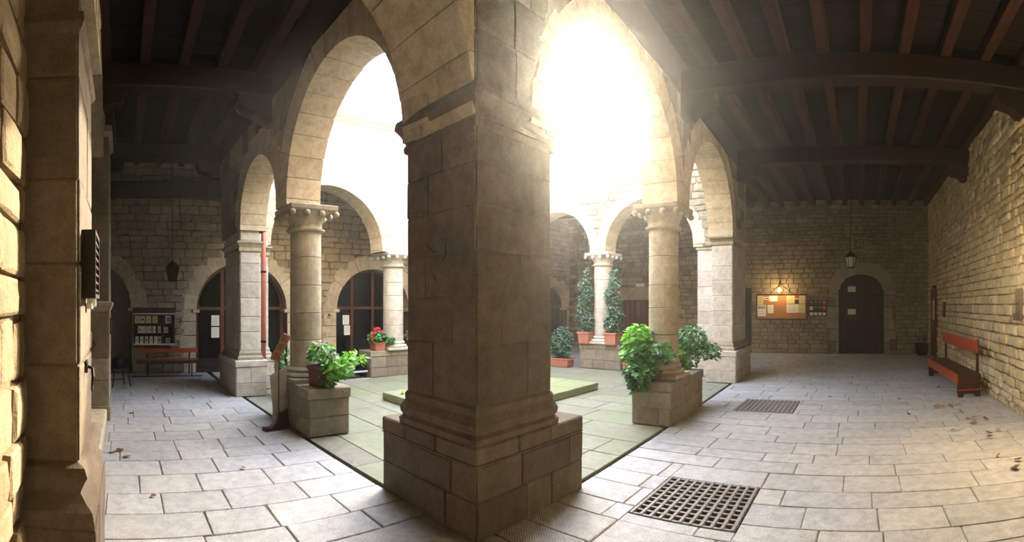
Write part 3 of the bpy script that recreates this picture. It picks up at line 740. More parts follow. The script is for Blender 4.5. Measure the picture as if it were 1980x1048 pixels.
part('capital', sq_profile([(.0, 2.84), (.03, 2.86), (.035, 2.90), (.02, 2.93), (.05, 3.0), (.09, 3.06), (.08, 3.12), (.02, 3.16)], cx - .03, cy + .03, hx, hy), M['ashlar'], t)
# irregular cracks and chipped ridges on the shaft
for pts in ([(185, 270), (178, 300), (190, 330), (186, 380), (190, 430)], [(130, 685), (150, 705), (162, 728), (182, 742), (205, 760), (222, 742)], [(235, 640), (262, 660), (290, 690), (284, 730), (285, 780), (268, 815), (265, 840)], [(165, 890), (182, 920), (206, 955), (216, 1010)], [(240, 655), (300, 660), (350, 640)], [(235, 900), (270, 930), (300, 925)], [(470, 735), (480, 765)]):
    P_ = []
    for (a_, b_) in pts:
        ph = (790 + a_ / 4.03 - PX_NORTH) / FPX; yy = 2.15 + Y0 - .013; xx = yy * math.tan(ph); d_ = math.hypot(xx, yy)
        P_.append((xx + 2.30, yy - 2.15, 1.6 + (HORIZON - (300 + b_ / 4.03)) / FPX * d_))
    part('crack', MB().tube(P_, [.002] + [R(.004, .007) for _ in P_[2:]] + [.002], 5), M['dirt'], core)

# ------------------------------------------------------------------ columns on pedestals
def column(label, loc, rz, ped, pz, captop, r=.215, seed=0, name='stone_column', drums=5, mat='drum'):
    """ped = (x0,x1,y0,y1) local; column axis at local origin"""
    t = thing(name, label, 'column', (loc[0], loc[1], 0), rz)
    x0, x1, y0, y1 = ped
    p = part('pedestal', MB().box(x0 + .01, x1 - .01, y0 + .01, y1 - .01, 0, pz - .01), M['ashlar_grey'], t)
    block_faces(p, x0 + .012, x1 - .012, y0 + .012, y1 - .012, 0, pz - .13, (.2, .24), (.26, .5), M['ashlar_grey'], 'SEWN', (.008, .016))
    nseg = 3; L = (x1 - x0) > (y1 - y0); a0, a1 = (x0, x1) if L else (y0, y1)
    for k in range(nseg):
        u0 = a0 + (a1 - a0) * k / nseg - (.012 if k == 0 else -.003); u1 = a0 + (a1 - a0) * (k + 1) / nseg + (.012 if k == nseg - 1 else -.003)
        m = MB(); m.box(*((u0, u1, y0 - .012, y1 + .012) if L else (x0 - .012, x1 + .012, u0, u1)), pz - .125, pz, ch=.01); part('cap_stone', m, M['ashlar_grey'], p)
    b = part('base', MB().box(-r - .09, r + .09, -r - .09, r + .09, pz, pz + .06, ch=.008).lathe([(r + .075, pz + .06), (r + .09, pz + .085), (r + .07, pz + .115), (r + .03, pz + .125), (r + .02, pz + .14), (r + .045, pz + .16), (r + .03, pz + .18), (r + .005, pz + .2)], 28), M[mat], t, smooth=False)
    zs = [pz + .2 + (captop - .34 - pz - .2) * i / drums + (R(-.03, .03) if 0 < i < drums else 0) for i in range(drums + 1)]
    for i in range(drums):
        ra = r * (1 - .02 * i / drums); m = MB().lathe([(ra - .006, zs[i] + .002), (ra, zs[i] + .009), (ra, zs[i + 1] - .009), (ra - .006, zs[i + 1] - .002)], 32); part('drum', m, M[mat], t, smooth=False)
    c = captop
    m = MB().lathe([(r + .0, c - .34), (r + .045, c - .325), (r + .05, c - .30), (r + .01, c - .285), (r + .005, c - .25), (r + .02, c - .19), (r + .06, c - .12), (r + .10, c - .07), (r + .11, c - .06)], 28)
    m.sqlathe([(r + .09, r + .09, c - .085), (r + .115, r + .115, c - .06), (r + .12, r + .12, c - .012), (r + .11, r + .11, c)])
    cp = part('capital', m, M[mat], t, smooth=False)
    sm = MB(); bm = bmesh.new(); bmesh.ops.create_icosphere(bm, subdivisions=2, radius=.046); sm.add([v.co.copy() for v in bm.verts], [[v.index for v in f.verts] for f in bm.faces]); bm.free()
    me = sm.mesh('carved_ball', M[mat], True); q = r + .095
    for (bx, by) in [(sx * q, sy * q) for sx in (-1, 1) for sy in (-1, 1)] + [(k * .14, s * (q + .0)) for k in (-.75, .75) for s in (-1, 1)] + [(s * (q + .0), k * .14) for k in (-.75, .75) for s in (-1, 1)]:
        link('carved_ball', me, cp, Matrix.Translation((bx, by, c - .115)))
    return t
aR = math.atan2(ru.y, ru.x) - PI / 2
colL = column('round stone column of the left arcade with the potted plant on its pedestal', (-5.93, YL + .27), 0, (-.62, .73, -.27, .30), .58, 2.92)
pR = FR.pt(3.98, -.27, 0)
colR = column('round stone column of the right arcade between two leafy plants', (pR.x, pR.y), aR, (-.27, .30, -.50, .92), .58, 3.0)
colW = column('far round column with red geraniums either side of its foot', (XW - .25, 5.92), 0, (-.25, .25, -.75, .85), .58, 2.80, r=.235, mat='pale')
colN = column('far round column between two tall dark shrubs in terracotta planters', (-6.25, YF + .25), 0, (-.55, .65, -.27, .25), .62, 2.92, r=.235, mat='pale')
def pier(label, boxes, pz, cap, mat='pale', top=None, name='stone_pier'):
    cx = sum(b_[0] + b_[1] for b_ in boxes) / 2 / len(boxes); cy = sum(b_[2] + b_[3] for b_ in boxes) / 2 / len(boxes)
    t = thing(name, label, 'pier', (cx, cy, 0))
    for (x0, x1, y0, y1) in boxes:
        x0, x1, y0, y1 = x0 - cx, x1 - cx, y0 - cy, y1 - cy
        s = part('shaft', MB().box(x0, x1, y0, y1, 0, top or cap), M[mat], t)
        block_faces(s, x0, x1, y0, y1, pz + .16, cap - .2, (.26, .36), (.28, .55), M[mat], 'SEWN', (.006, .014))
        if top: block_faces(s, x0, x1, y0, y1, cap + .01, top, (.1, .2), (.28, .55), M[mat], 'SEWN', (.004, .008))
        hx, hy = (x1 - x0) / 2, (y1 - y0) / 2
        part('capital', MB().sqlathe([(hx + o, hy + o, z) for o, z in ((.012, cap - .2), (.035, cap - .18), (.03, cap - .14), (.02, cap - .12), (.05, cap - .06), (.075, cap - .04), (.075, cap - .01), (.015, cap))], Matrix.Translation(((x0 + x1) / 2, (y0 + y1) / 2, 0))), M['drum'], t)
        part('foot_moulding', MB().sqlathe([(hx + o, hy + o, z) for o, z in ((.06, pz), (.06, pz + .05), (.03, pz + .08), (.035, pz + .12), (.014, pz + .165))], Matrix.Translation(((x0 + x1) / 2, (y0 + y1) / 2, 0))), M['drum'], t)
        e = .10
        p = part('pedestal', MB().box(x0 - e, x1 + e, y0 - e, y1 + e, 0, pz - .11), M[mat], t)
        block_faces(p, x0 - e, x1 + e, y0 - e, y1 + e, 0, pz - .12, (.22, .26), (.24, .45), M[mat], 'SEWN', (.006, .014))
        part('cap_stone', MB().box(x0 - e - .025, x1 + e + .025, y0 - e - .025, y1 + e + .025, pz - .115, pz, ch=.012), M[mat], p)
    return t
pier('square stone pier closing the left arcade with a drain pipe in its inner corner', [(-9.2, -8.02, 2.03, 2.38), (-9.4, -8.66, 2.38, 2.74)], .63, 2.74, top=2.93)
pier('square pale stone pier closing the right arcade beside the notice board wall', [(-3.04, -2.60, 9.32, 10.1), (-3.62, -2.62, 10.05, 10.5)], .66, 3.04)
pier('far corner pier of the courtyard hidden behind the big pillar', [(-9.4, -8.75, 9.0, 10.5)], .63, 2.9)

# ------------------------------------------------------------------ courtyard platform, pipe, steps
t = thing('stone_platform', 'low square mossy stone platform in the middle of the courtyard', 'platform', (-5.755, 5.875, 0))
part('platform_core', MB().box(-1.01, 1.01, -1.69, 1.69, -.03, .09), M['mossy'], t)
nx, ny = 3, 4
for i in range(nx):
    for j in range(ny):
        x0 = -1.03 + 2.06 * i / nx; x1 = -1.03 + 2.06 * (i + 1) / nx; y0 = -1.71 + 3.42 * j / ny; y1 = -1.71 + 3.42 * (j + 1) / ny
        part('flagstone', MB().box(x0 + .005, x1 - .005, y0 + .005, y1 - .005, .0, .125 + R(-.002, .002), ch=.01), M['mossy'], t)
t = thing('drain_pipe', 'reddish drain pipe running down the inner corner of the left pier', 'pipe', (-8.36, 2.56, 0))
part('pipe', MB().tube([(0, 0, .05), (0, 0, 4.6)], .045, 12), M['copper'], t, smooth=True)
for z in (.9, 2.2, 3.4): part('pipe_clip', MB().lathe([(.05, z), (.054, z + .01), (.054, z + .03), (.05, z + .04)], 12), M['iron'], t)
part('pipe_shoe', MB().tube([(0, 0, .12), (.02, 0, .06), (.09, 0, .03)], [.045, .048, .05], 10), M['copper'], t)
t = thing('wooden_steps', 'two dark steps with pale edges beside the far geranium pedestal', 'steps', (-9.2, 4.75, 0))
for k, (z, x) in enumerate(((.16, .12), (.42, -.16))):
    part('tread', MB().box(x - .15, x + .15, -.42, .36, z - .04, z, ch=.008), M['door'], t)
    part('nosing', MB().box(x + .13, x + .165, -.42, .36, z - .03, z + .008, ch=.005), M['sill'], t)
part('side_board', MB().box(-.3, .2, -.44, -.42, 0, .3), M['door'], t); part('side_board', MB().box(-.3, .2, .36, .38, 0, .3), M['door'], t)

# ------------------------------------------------------------------ drain grates
def grate(name, label, x0, x1, y0, y1, n, seed):
    t = thing(name, label, 'drain grate', ((x0 + x1) / 2, (y0 + y1) / 2, 0)); hx, hy = (x1 - x0) / 2 - .008, (y1 - y0) / 2 - .008
    part('pit', MB().box(-hx, hx, -hy, hy, -.053, -.05), M['pit'], t)
    for k in range(n):
        c = -hx + .02 + (2 * hx - .04) * k / (n - 1)
        part('long_bar', MB().box(c - .014, c + .014, -hy, hy, -.03, .010, ch=.003), M['grate'], t)
        c = -hy + .02 + (2 * hy - .04) * k / (n - 1)
        part('cross_bar', MB().box(-hx, hx, c - .012, c + .012, -.03, .004, ch=.003), M['grate'], t)
grate('drain_grate', 'near square iron drain grate in the floor by the big pillar', *GRATES[0], 11, 1)
grate('drain_grate', 'farther iron drain grate in the floor before the right column', *GRATES[1], 13, 2)

# ------------------------------------------------------------------ doors
def round_top(w, zs, rz, n=14): return [(-w, 0)] + [(w * math.cos(PI - PI * i / n), zs + rz * math.sin(PI * i / n)) for i in range(n + 1)] + [(w, 0)]
# arched plank door at the end of the right gallery
t = thing('arched_door', 'dark arched wooden double door with two white papers at the gallery end', 'door', (.06, YN + .14, 0))
n = 8; W = .74
for i in range(n):
    x0 = -W + 2 * W * i / n; x1 = -W + 2 * W * (i + 1) / n; f = lambda x: 2.1 + .55 * math.sqrt(max(0, 1 - (x / W) ** 2))
    part('plank', MB().prism([(x0 + .004, .01), (x0 + .004, f(x0 + .004)), ((x0 + x1) / 2, f((x0 + x1) / 2)), (x1 - .004, f(x1 - .004)), (x1 - .004, .01)], -.03, .03), M['door'], t)
part('handle', MB().tube([(.05, -.04, 1.0), (.05, -.09, 1.05), (.05, -.04, 1.12)], .012, 6), M['iron'], t)
for z in (.35, 1.9):
    for s in (-1, 1): part('hinge', MB().box(min(s * .7, s * .2), max(s * .7, s * .2), -.042, -.03, z, z + .05), M['iron'], t)
for (z, w2, h2, lb) in ((2.13, .13, .09, 'upper'), (1.38, .13, .09, 'lower')):
    o = thing('paper_notice', lb + ' white paper pinned on the dark arched door', 'notice', (-.26, YN + .10, z))
    part('sheet', MB().box(-w2, w2, -.004, 0, -h2, h2), M['paper'], o)
    m = MB()
    for k in range(4): m.box(-w2 + .03, w2 - .03 - R(0, .06), -.006, -.004, h2 - .035 - k * .035, h2 - .028 - k * .035)
    part('printed_lines', m, M['paper_grey'], o)
# glazed arched doors of the far gallery
def glazed(label, y, w, zs, rz, nm='glazed_door', mull=(-.1, .45), tr=1.48):
    t = thing(nm, label, 'door', (XL0 - .3, y, 0), PI / 2)
    n = 16; m = MB(); pts = round_top(w, zs, rz, n)
    for i in range(len(pts) - 1):
        (xa, za), (xb, zb) = pts[i], pts[i + 1]; k = .93
        ia, ib = (xa * k, zs + (za - zs) * k if za > zs else za), (xb * k, zs + (zb - zs) * k if zb > zs else zb)
        if i == 0: ia = (xa * k, 0)
        if i == len(pts) - 2: ib = (xb * k, 0)
        m.add([(xa, -.05, za), (xb, -.05, zb), (ib[0], -.05, ib[1]), (ia[0], -.05, ia[1]), (xa, .05, za), (xb, .05, zb), (ib[0], .05, ib[1]), (ia[0], .05, ia[1])], [(0, 1, 2, 3), (7, 6, 5, 4), (3, 2, 6, 7), (0, 4, 5, 1)])
    part('door_frame', m, M['doorframe'], t)
    part('transom', MB().box(-w * .94, w * .94, -.05, .05, tr, tr + .08), M['doorframe'], t)
    for q in mull: part('mullion', MB().box(q - .045, q + .045, -.045, .045, .3, zs + rz * math.sqrt(max(0, 1 - (q / w) ** 2)) - .03), M['doorframe'], t)
    xs = [-w * .93] + list(mull) + [w * .93]
    for i in range(len(xs) - 1):
        part('glass_pane', MB().box(xs[i] + .03, xs[i + 1] - .03, -.008, .008, .3, tr), M['glass'], t)
        part('kick_panel', MB().box(xs[i] + .03, xs[i + 1] - .03, -.03, .03, .06, .3), M['door'], t)
        pa = [(x, zs + rz * .96 * math.sqrt(max(0, 1 - (x / w) ** 2))) for x in [xs[i] + .03 + (xs[i + 1] - xs[i] - .06) * k / 5 for k in range(6)]]
        part('glass_pane', MB().prism([(xs[i] + .03, tr + .07)] + [(x, max(z, tr + .09)) for x, z in pa] + [(xs[i + 1] - .03, tr + .07)], -.008, .008), M['glass'], t)
    part('handle', MB().tube([(mull[0] + .06, -.05, .95), (mull[0] + .06, -.1, .97), (mull[0] + .06, -.1, 1.1), (mull[0] + .06, -.05, 1.12)], .01, 6), M['iron'], t)
    part('threshold', MB().box(-w, w, -.32, .2, 0.0, .07, ch=.01), M['door'], t)
    return t
glazed('arched glazed door nearest the left end with two papers on its glass', 2.84, 1.13, 1.5, 1.12, mull=(-.45, .1))
glazed('arched glazed door seen between the left and far columns', 6.5, 1.14, 1.5, 1.08, mull=(-.55, .1, .65))
glazed('small arched glazed door in the far corner behind the shrubs', 14.45, .78, 1.5, .82, mull=(0.05,))
for i, (y, z, lb) in enumerate(((2.22, 1.22, 'upper paper notice on the left glazed door'), (2.22, .93, 'lower paper notice on the left glazed door'), (5.78, 1.2, 'upper paper on the farther glazed door'), (5.82, .92, 'lower paper on the farther glazed door'))):
    o = thing('paper_notice', lb, 'notice', (XL0 - .285, y, z), PI / 2)
    part('sheet', MB().box(-.1, .1, -.004, 0, -.13, .13), M['paper'], o); m = MB()
    for k in range(6): m.box(-.08, .08 - R(0, .05), -.006, -.004, .09 - k * .035, .097 - k * .035)
    part('printed_lines', m, M['paper_grey'], o)
# brown boarded door under a stone lintel behind the far column
t = thing('board_door', 'brown wooden boarded door under a stone lintel behind the right column', 'door', (-7.75, YN - .04, 0))
for i in range(8): part('plank', MB().box(-.84 + i * .21 + .004, -.84 + (i + 1) * .21 - .004, -.03, .03, .01, 1.78), M['doorframe'], t)
part('lintel', MB().box(-.95, .95, -.1, .1, 1.8, 2.25, ch=.015), M['rubble'], t)
o = tag(part('name_plate', MB().box(-7.95, -7.6, YN - .055, YN - .0, 2.28, 2.4, ch=.004), M['paper'], None), 'small white plate on the wall above the brown boarded door', 'sign')
# side doorway with a glazed leaf and garden behind
t = thing('glass_door', 'narrow glazed garden door beside the right pier', 'door', (-4.16, YN + .12, 0))
m = MB(); m.box(-.54, -.47, -.04, .04, 0, 2.2); m.box(.47, .54, -.04, .04, 0, 2.2); m.box(-.47, .47, -.04, .04, 2.1, 2.2); m.box(-.47, .47, -.04, .04, 0, .2); m.box(.18, .24, -.04, .04, .2, 2.1); m.box(-.47, .47, -.03, .03, .95, 1.0)
part('door_frame', m, M['door'], t)
for a_, b_ in ((-.47, .18), (.24, .47)):
    for c_, d_ in ((.2, .95), (1.0, 2.1)): part('glass_pane', MB().box(a_, b_, -.006, .006, c_, d_), M['clear'], t)
struct('wall_garden_shading', MB().box(-6.2, -2.4, YN + 2.1, YN + 2.25, -.1, 3.2).box(-6.2, -2.4, YN + .5, YN + 2.25, 2.9, 3.0), M['rubble_dark'])  # added wall and roof that darken the garden behind the glass
# right side door
t = thing('plank_door', 'brown plank door in the right wall near the far corner', 'door', (XR1 + .0, 14.15, 0), PI / 2)
m = MB(); m.box(-.6, -.52, -.02, .06, 0, 2.1); m.box(.52, .6, -.02, .06, 0, 2.1); m.box(-.52, .52, -.02, .06, 2.02, 2.1); part('door_frame', m, M['doorframe'], t)
for i in range(5): part('plank', MB().box(-.52 + i * .208 + .003, -.52 + (i + 1) * .208 - .003, .0, .04, .01, 2.0), M['doorframe'], t)
part('handle', MB().tube([(-.42, .04, 1.0), (-.42, .09, 1.02), (-.34, .09, 1.02)], .01, 6), M['iron'], t)
o = tag(part('paper_notice', MB().box(XR1 - .065, XR1 - .06, 14.0, 14.25, 1.15, 1.75), M['paper'], None), 'tall white paper on the plank door in the right wall', 'notice')

# ------------------------------------------------------------------ notice board, leaflet rack, bulb
yb = YN - .06
t = thing('notice_board', 'wide cork notice board with pinned papers lit by a bare bulb', 'notice board', (-2.58, yb, 1.545))
W, H = .83, .39
part('cork_panel', MB().box(-W, W, -.01, .02, -H, H), M['cork'], t)
for a_ in ((-W - .03, W + .03, H, H + .035), (-W - .03, W + .03, -H - .035, -H)): part('frame_rail', MB().box(a_[0], a_[1], -.035, .02, a_[2], a_[3], ch=.005), M['door'], t)
for a_ in ((-W - .03, -W), (W, W + .03)): part('frame_stile', MB().box(a_[0], a_[1], -.035, .02, -H, H), M['door'], t)
def sheets(px0, px1, py0, py1): return ((px0 - 1513) / 58.8, (px1 - 1513) / 58.8, (593.5 - py1) / 58.8, (593.5 - py0) / 58.8)
def pin(label, c, mat='paper', lines=5, extra=None, mat2='paper_grey'):
    x0, x1, z0, z1 = c; cx, cz = (x0 + x1) / 2, (z0 + z1) / 2; w2, h2 = (x1 - x0) / 2, (z1 - z0) / 2
    o = thing('pinned_paper', label, 'paper', (-2.58 + cx, yb - .012, 1.545 + cz), 0, 'papers pinned on the notice board')
    part('sheet', MB().box(-w2, w2, -.003, 0, -h2, h2), M[mat], o); m = MB()
    for k in range(lines):
        z = h2 - (k + .8) * 2 * h2 / (lines + 1); m.box(-w2 * .8, w2 * (.8 - R(0, .4)), -.005, -.003, z - h2 * .04, z + h2 * .04)
    part('printed_lines', m, M[mat2], o)
    if extra:
        for (nm, ma, q) in extra: part(nm, MB().box(q[0] * w2, q[1] * w2, -.007, -.003, q[2] * h2, q[3] * h2), M[ma], o)
    return o
pin('yellow sheet in the top left corner of the notice board', sheets(1465, 1477, 572, 589), 'paper_yellow')
pin('white label with a red word at the top of the notice board', sheets(1478, 1490, 574, 580), 'paper', 1, [('red_word', 'red', (-.6, .6, -.4, .4))])
pin('white sheet at the top beside the red worded label', sheets(1488.5, 1505, 572, 583), 'paper', 3)
pin('sheet with a grey printed head in the lower left corner of the notice board', sheets(1465, 1482, 590, 612), 'paper', 4, [('printed_head', 'paper_grey', (-.85, .85, .3, .85))])
pin('small white sheet alone on the cork left of centre', sheets(1485.5, 1497, 590, 606), 'paper', 4)
pin('printed sheet at the top left of the right hand group of papers', sheets(1523, 1539, 572, 587), 'paper_yellow', 5)
pin('poster with a red head and dark picture at the top right of the board', sheets(1539, 1547, 572, 588), 'paper', 0, [('red_head', 'red', (-1, 1, .35, 1)), ('dark_picture', 'ink', (-1, 1, -1, .1))])
pin('yellow sheet in the top right corner of the notice board', sheets(1547.5, 1559, 572, 587), 'paper_yellow')
pin('wide text sheet at the lower left of the right hand group', sheets(1523, 1546, 588.5, 605), 'paper', 7)
pin('pale text sheet in the lower right of the notice board', sheets(1546.5, 1559, 588.5, 605), 'paper_yellow', 6)
t = thing('leaflet_rack', 'dark wall rack of small colour leaflets right of the notice board', 'rack', (-1.37, yb, 1.50))
part('back_board', MB().box(-.29, .29, 0, .03, -.27, .27), M['door'], t)
for z in (-.1, .07, .24): pass
for k in range(4): part('shelf', MB().box(-.29, .29, -.06, 0, -.26 + k * .165, -.245 + k * .165), M['door'], t)
for r_, (zz, mats_) in enumerate(((.18, ('blueprint', 'blueprint', 'blueprint', 'orange')), (.01, ('paper_yellow', 'blueprint', 'blueprint', 'orange')), (-.16, ('paper', 'paper', 'paper', 'paper')))):
    for k in range(4):
        hgt = .065 if r_ < 2 else .05
        o = thing('leaflet', ['upper', 'middle', 'lower'][r_] + ' row leaflet in the wall rack, ' + ['first', 'second', 'third', 'last'][k] + ' from the board side', 'leaflet', (-1.37 - .21 + k * .14, yb - .035, 1.50 + zz - .075), 0, 'leaflets in the wall rack')
        part('card', MB().box(-.055, .055, -.006, .006, 0, hgt * 2), M[mats_[k]], o)
        part('title_bar', MB().box(-.04, .04, -.008, -.006, hgt * 1.5, hgt * 1.75), M['paper_grey' if r_ == 2 else 'paper'], o)
t = thing('bulb_lamp', 'lit bare bulb on a bracket above the notice board', 'lamp', (-2.62, YN - .04, 2.3))
part('bracket', MB().tube([(0, .03, .05), (0, -.1, .08), (0, -.2, .02), (0, -.22, -.05)], .012, 6), M['iron'], t)
part('socket', MB().lathe([(.02, -.06), (.028, -.07), (.028, -.12), (.02, -.125)], 10, Matrix.Translation((0, -.22, 0))), M['iron'], t)
part('bulb', MB().lathe([(.018, -.12), (.03, -.15), (.05, -.19), (.052, -.22), (.038, -.255), (.012, -.27)], 14, Matrix.Translation((0, -.22, 0))), M['bulb'], t, smooth=True)
part('rod', MB().tube([(0, -.0, .0), (-.38, -.02, -.36)], .008, 5), M['iron'], t); part('rod', MB().tube([(0, -.0, .0), (.44, -.02, -.36)], .008, 5), M['iron'], t)
room_lamp('bulb_light', (-2.62, YN - .30, 2.10), 45, (1.0, .68, .32), .05)
# monogram plaque
t = thing('carved_plaque', 'square carved stone plaque with a ringed letter above the arched door', 'plaque', (-.01, YN - .04, 3.60))
part('slab', MB().box(-.25, .25, -.03, .04, -.23, .23, ch=.012), M['plaster'], t); part('dark_field', MB().box(-.2, .2, -.036, -.03, -.185, .185), M['ashlar'], t)  # darker flat sheet on the slab face, behind ring and letter
m = MB(); ring = [(.19 * math.cos(2 * PI * i / 20), -.045, .19 * math.sin(2 * PI * i / 20)) for i in range(21)]; m.tube(ring, .02, 6); part('ring', m, M['plaster'], t)
m = MB(); m.box(-.065, -.035, -.06, -.03, -.13, .13); m.box(-.115, -.015, -.055, -.03, -.02, .01)
m.tube([(-.04, -.045, .11), (.04, -.045, .11), (.085, -.045, .07), (.07, -.045, .01), (0, -.045, -.01), (-.04, -.045, -.01)], .017, 6); m.tube([(.02, -.045, -.01), (.08, -.045, -.06), (.12, -.045, -.12)], .017, 6)
part('carved_letter', m, M['plaster'], t)
tag(part('dark_wall_niche', MB().box(-1.03, -.79, YN - .055, YN - .02, 1.6, 1.88, ch=.01), M['ashlar'], None), 'dark reddish square stone set in the wall left of the arched door', 'stone')
tag(part('dark_base_stone', MB().box(-1.03, -.78, YN - .06, YN - .02, .08, .40, ch=.012), M['ashlar'], None), 'dark square stone low in the wall left of the arched door', 'stone')
tag(part('dark_base_stone', MB().box(.98, 1.22, YN - .06, YN - .02, .12, .48, ch=.012), M['ashlar'], None), 'dark square stone low in the wall right of the arched door', 'stone')
# dark potted stand in the far right corner
t = thing('umbrella_stand', 'dark stand with bare twigs in the far right corner', 'stand', (2.0, 14.9, 0))
part('pot', MB().lathe([(.14, 0), (.17, .03), (.2, .35), (.21, .38)], 16), M['iron'], t)
m = MB()
for k in range(9): a_ = R(0, 2 * PI); m.tube([(0, 0, .2), (.08 * math.cos(a_), .08 * math.sin(a_), .4), (.2 * math.cos(a_), .2 * math.sin(a_), R(.5, .72))], .01, 4)
part('twigs', m, M['bark'], t)
t = thing('framed_picture', 'small dark framed picture on the right wall beyond the bench', 'picture', (XR1 - .06, 12.3, 1.48), PI / 2)
m = MB(); m.box(-.14, -.1, -.0, .03, -.2, .2); m.box(.1, .14, -.0, .03, -.2, .2); m.box(-.1, .1, 0, .03, .16, .2); m.box(-.1, .1, 0, .03, -.2, -.16); part('frame', m, M['door'], t)
part('print', MB().box(-.1, .1, 0, .01, -.16, .16), M['paper_grey'], t)
t = thing('wall_box', 'dark wooden box on the right wall at the edge of the view', 'box', (XR1 - .05, 6.32, 1.62), PI / 2)
part('body', MB().box(-.11, .11, -.0, .05, -.22, .22, ch=.01), M['darkwood'], t); part('base_ledge', MB().box(-.13, .13, 0, .08, -.24, -.14, ch=.006), M['darkwood'], t); part('knob', MB().lathe([(.012, 0), (.016, .01), (.008, .02)], 8, Matrix.Translation((0, .05, 0)) @ Matrix.Rotation(-PI / 2, 4, 'X')), M['iron'], t)

# ------------------------------------------------------------------ lanterns
def lantern(label, x, y, z, w, h, top, mat='glass'):
    t = thing('hanging_lantern', label, 'lantern', (x, y, z))
    r = w / 2; hexa = lambda rr, zz: [(rr * math.cos(PI / 3 * k), rr * math.sin(PI / 3 * k), zz) for k in range(6)]
    for k in range(6):
        a, b_ = hexa(r, h * .62)[k], hexa(r * .62, 0)[k]; part('frame_bar', MB().tube([a, b_], .009, 5), M['iron'], t)
        a2, b2 = hexa(r, h * .62)[(k + 1) % 6], hexa(r * .62, 0)[(k + 1) % 6]
        part('glass_pane', MB().add([Vector(q) * 1 if 0 else tuple(.97 * c if i < 2 else c for i, c in enumerate(q)) for q in (a, a2, b2, b_)] + [tuple(.94 * c if i < 2 else c for i, c in enumerate(q)) for q in (a, a2, b2, b_)], [(0, 1, 2, 3), (7, 6, 5, 4), (0, 4, 5, 1), (1, 5, 6, 2), (2, 6, 7, 3), (3, 7, 4, 0)]), M[mat], t)
    part('roof', MB().lathe([(r * 1.12, h * .6), (r * 1.1, h * .64), (r * .55, h * .84), (r * .2, h * .95), (r * .1, h)], 6), M['iron'], t)
    part('base', MB().lathe([(r * .3, -h * .06), (r * .66, -.01), (r * .66, .01)], 6), M['iron'], t)
    m = MB(); zz = h
    while zz < top - z:
        m.tube([(0, 0, zz), (0, 0, min(zz + .05, top - z))], .006 if int(zz / .05) % 2 else .009, 5); zz += .05
    part('chain', m, M['iron'], t)
    return t
lantern('iron hanging lantern over the left gallery bench', -9.9, 1.02, 2.12, .30, .44, 5.07)
lantern('pale glass hanging lantern before the arched door at the right', -.24, 12.6, 2.62, .30, .44, 5.07, 'frosted')

# ------------------------------------------------------------------ benches
def bench_red(label, loc, rz, L=2.6):
    t = thing('wooden_bench', label, 'bench', loc, rz)          # length along +y, seat towards -x, back at x=+.2
    part('seat', MB().box(-.22, .2, 0, L, .36, .405, ch=.008), M['darkwood'], t, label='dark seat top')
    part('apron', MB().box(-.24, -.21, .02, L - .02, .24, .41, ch=.004), M['redwood'], t)
    for y in (.02, L - .08):
        prof = [(-.2, 0), (-.22, .12), (-.2, .36), (.2, .36), (.2, .0), (.12, .0), (.10, .06), (-.10, .06), (-.12, 0)]
        p = part('end_panel', MB().prism(prof, y, y + .05), M['darkwood'], t)
        part('foot_strip', MB().box(-.215, .205, y - .006, y, .12, .135), M['redwood'], p)
    for y in (.08, L - .14): part('back_post', MB().box(.15, .19, y, y + .07, .38, .99, ch=.004), M['darkwood'], t)
    m = MB(); m.box(.115, .145, -.02, L + .02, .76, .99, ch=.012); part('backrest', m, M['redwood'], t)
    return t
bench_red('red wooden bench against the right wall', (1.90, 7.9, 0), math.atan2(.13, 2.5))
t = thing('slat_bench', 'long red slatted bench under the display cabinet in the left gallery', 'bench', (XL0 + .32, 1.05, 0), PI / 2)
# local x -> world y, local y -> world -x
part('back_slat', MB().box(-.72, .66, .08, .11, .50, .60, ch=.005), M['redwood'], t)
part('lower_slat', MB().box(-.72, .66, .08, .11, .335, .365, ch=.003), M['redwood'], t)
for q in (-.3, -.19, -.08, .03): part('seat_slat', MB().box(-.78, .66, q, q + .08, .30, .32, ch=.003), M['darkwood'], t)
for x in (-.52, .46):
    m = MB(); m.tube([(x, .12, .6), (x, .11, .3), (x, .14, 0)], .016, 6); m.tube([(x, -.3, 0), (x, -.28, .3), (x, .1, .29)], .014, 6); part('leg_frame', m, M['iron'], t)
part('foot_rail', MB().box(-.9, .7, -.28, -.25, .0, .02), M['iron'], t)
# dark chair at the left end
t = thing('wooden_chair', 'small dark wooden chair with something on it at the left end of the gallery', 'chair', (-9.25, -.12, 0), .4)
part('seat', MB().box(-.16, .16, -.16, .16, .33, .36, ch=.008), M['darkwood'], t)
for sx in (-1, 1):
    part('leg', MB().tube([(sx * .13, -.13, .33), (sx * .16, -.19, 0)], .014, 6), M['iron'], t); part('leg', MB().tube([(sx * .13, .14, .33), (sx * .16, .2, 0)], .014, 6), M['iron'], t)
part('stretcher', MB().box(-.14, .14, -.165, -.15, .14, .16), M['darkwood'], t); part('stretcher', MB().box(-.15, -.135, -.15, .16, .1, .12), M['darkwood'], t)
part('backrest', MB().box(-.15, .15, .14, .16, .36, .44, ch=.008), M['darkwood'], t)
tag(part('dark_bag', MB().lathe([(.09, .362), (.13, .39), (.13, .50), (.09, .56), (.03, .58)], 10, Matrix.Translation((-9.25, -.12, 0))), M['iron'], None, smooth=True), 'dark bag left on the small chair at the left end', 'bag')

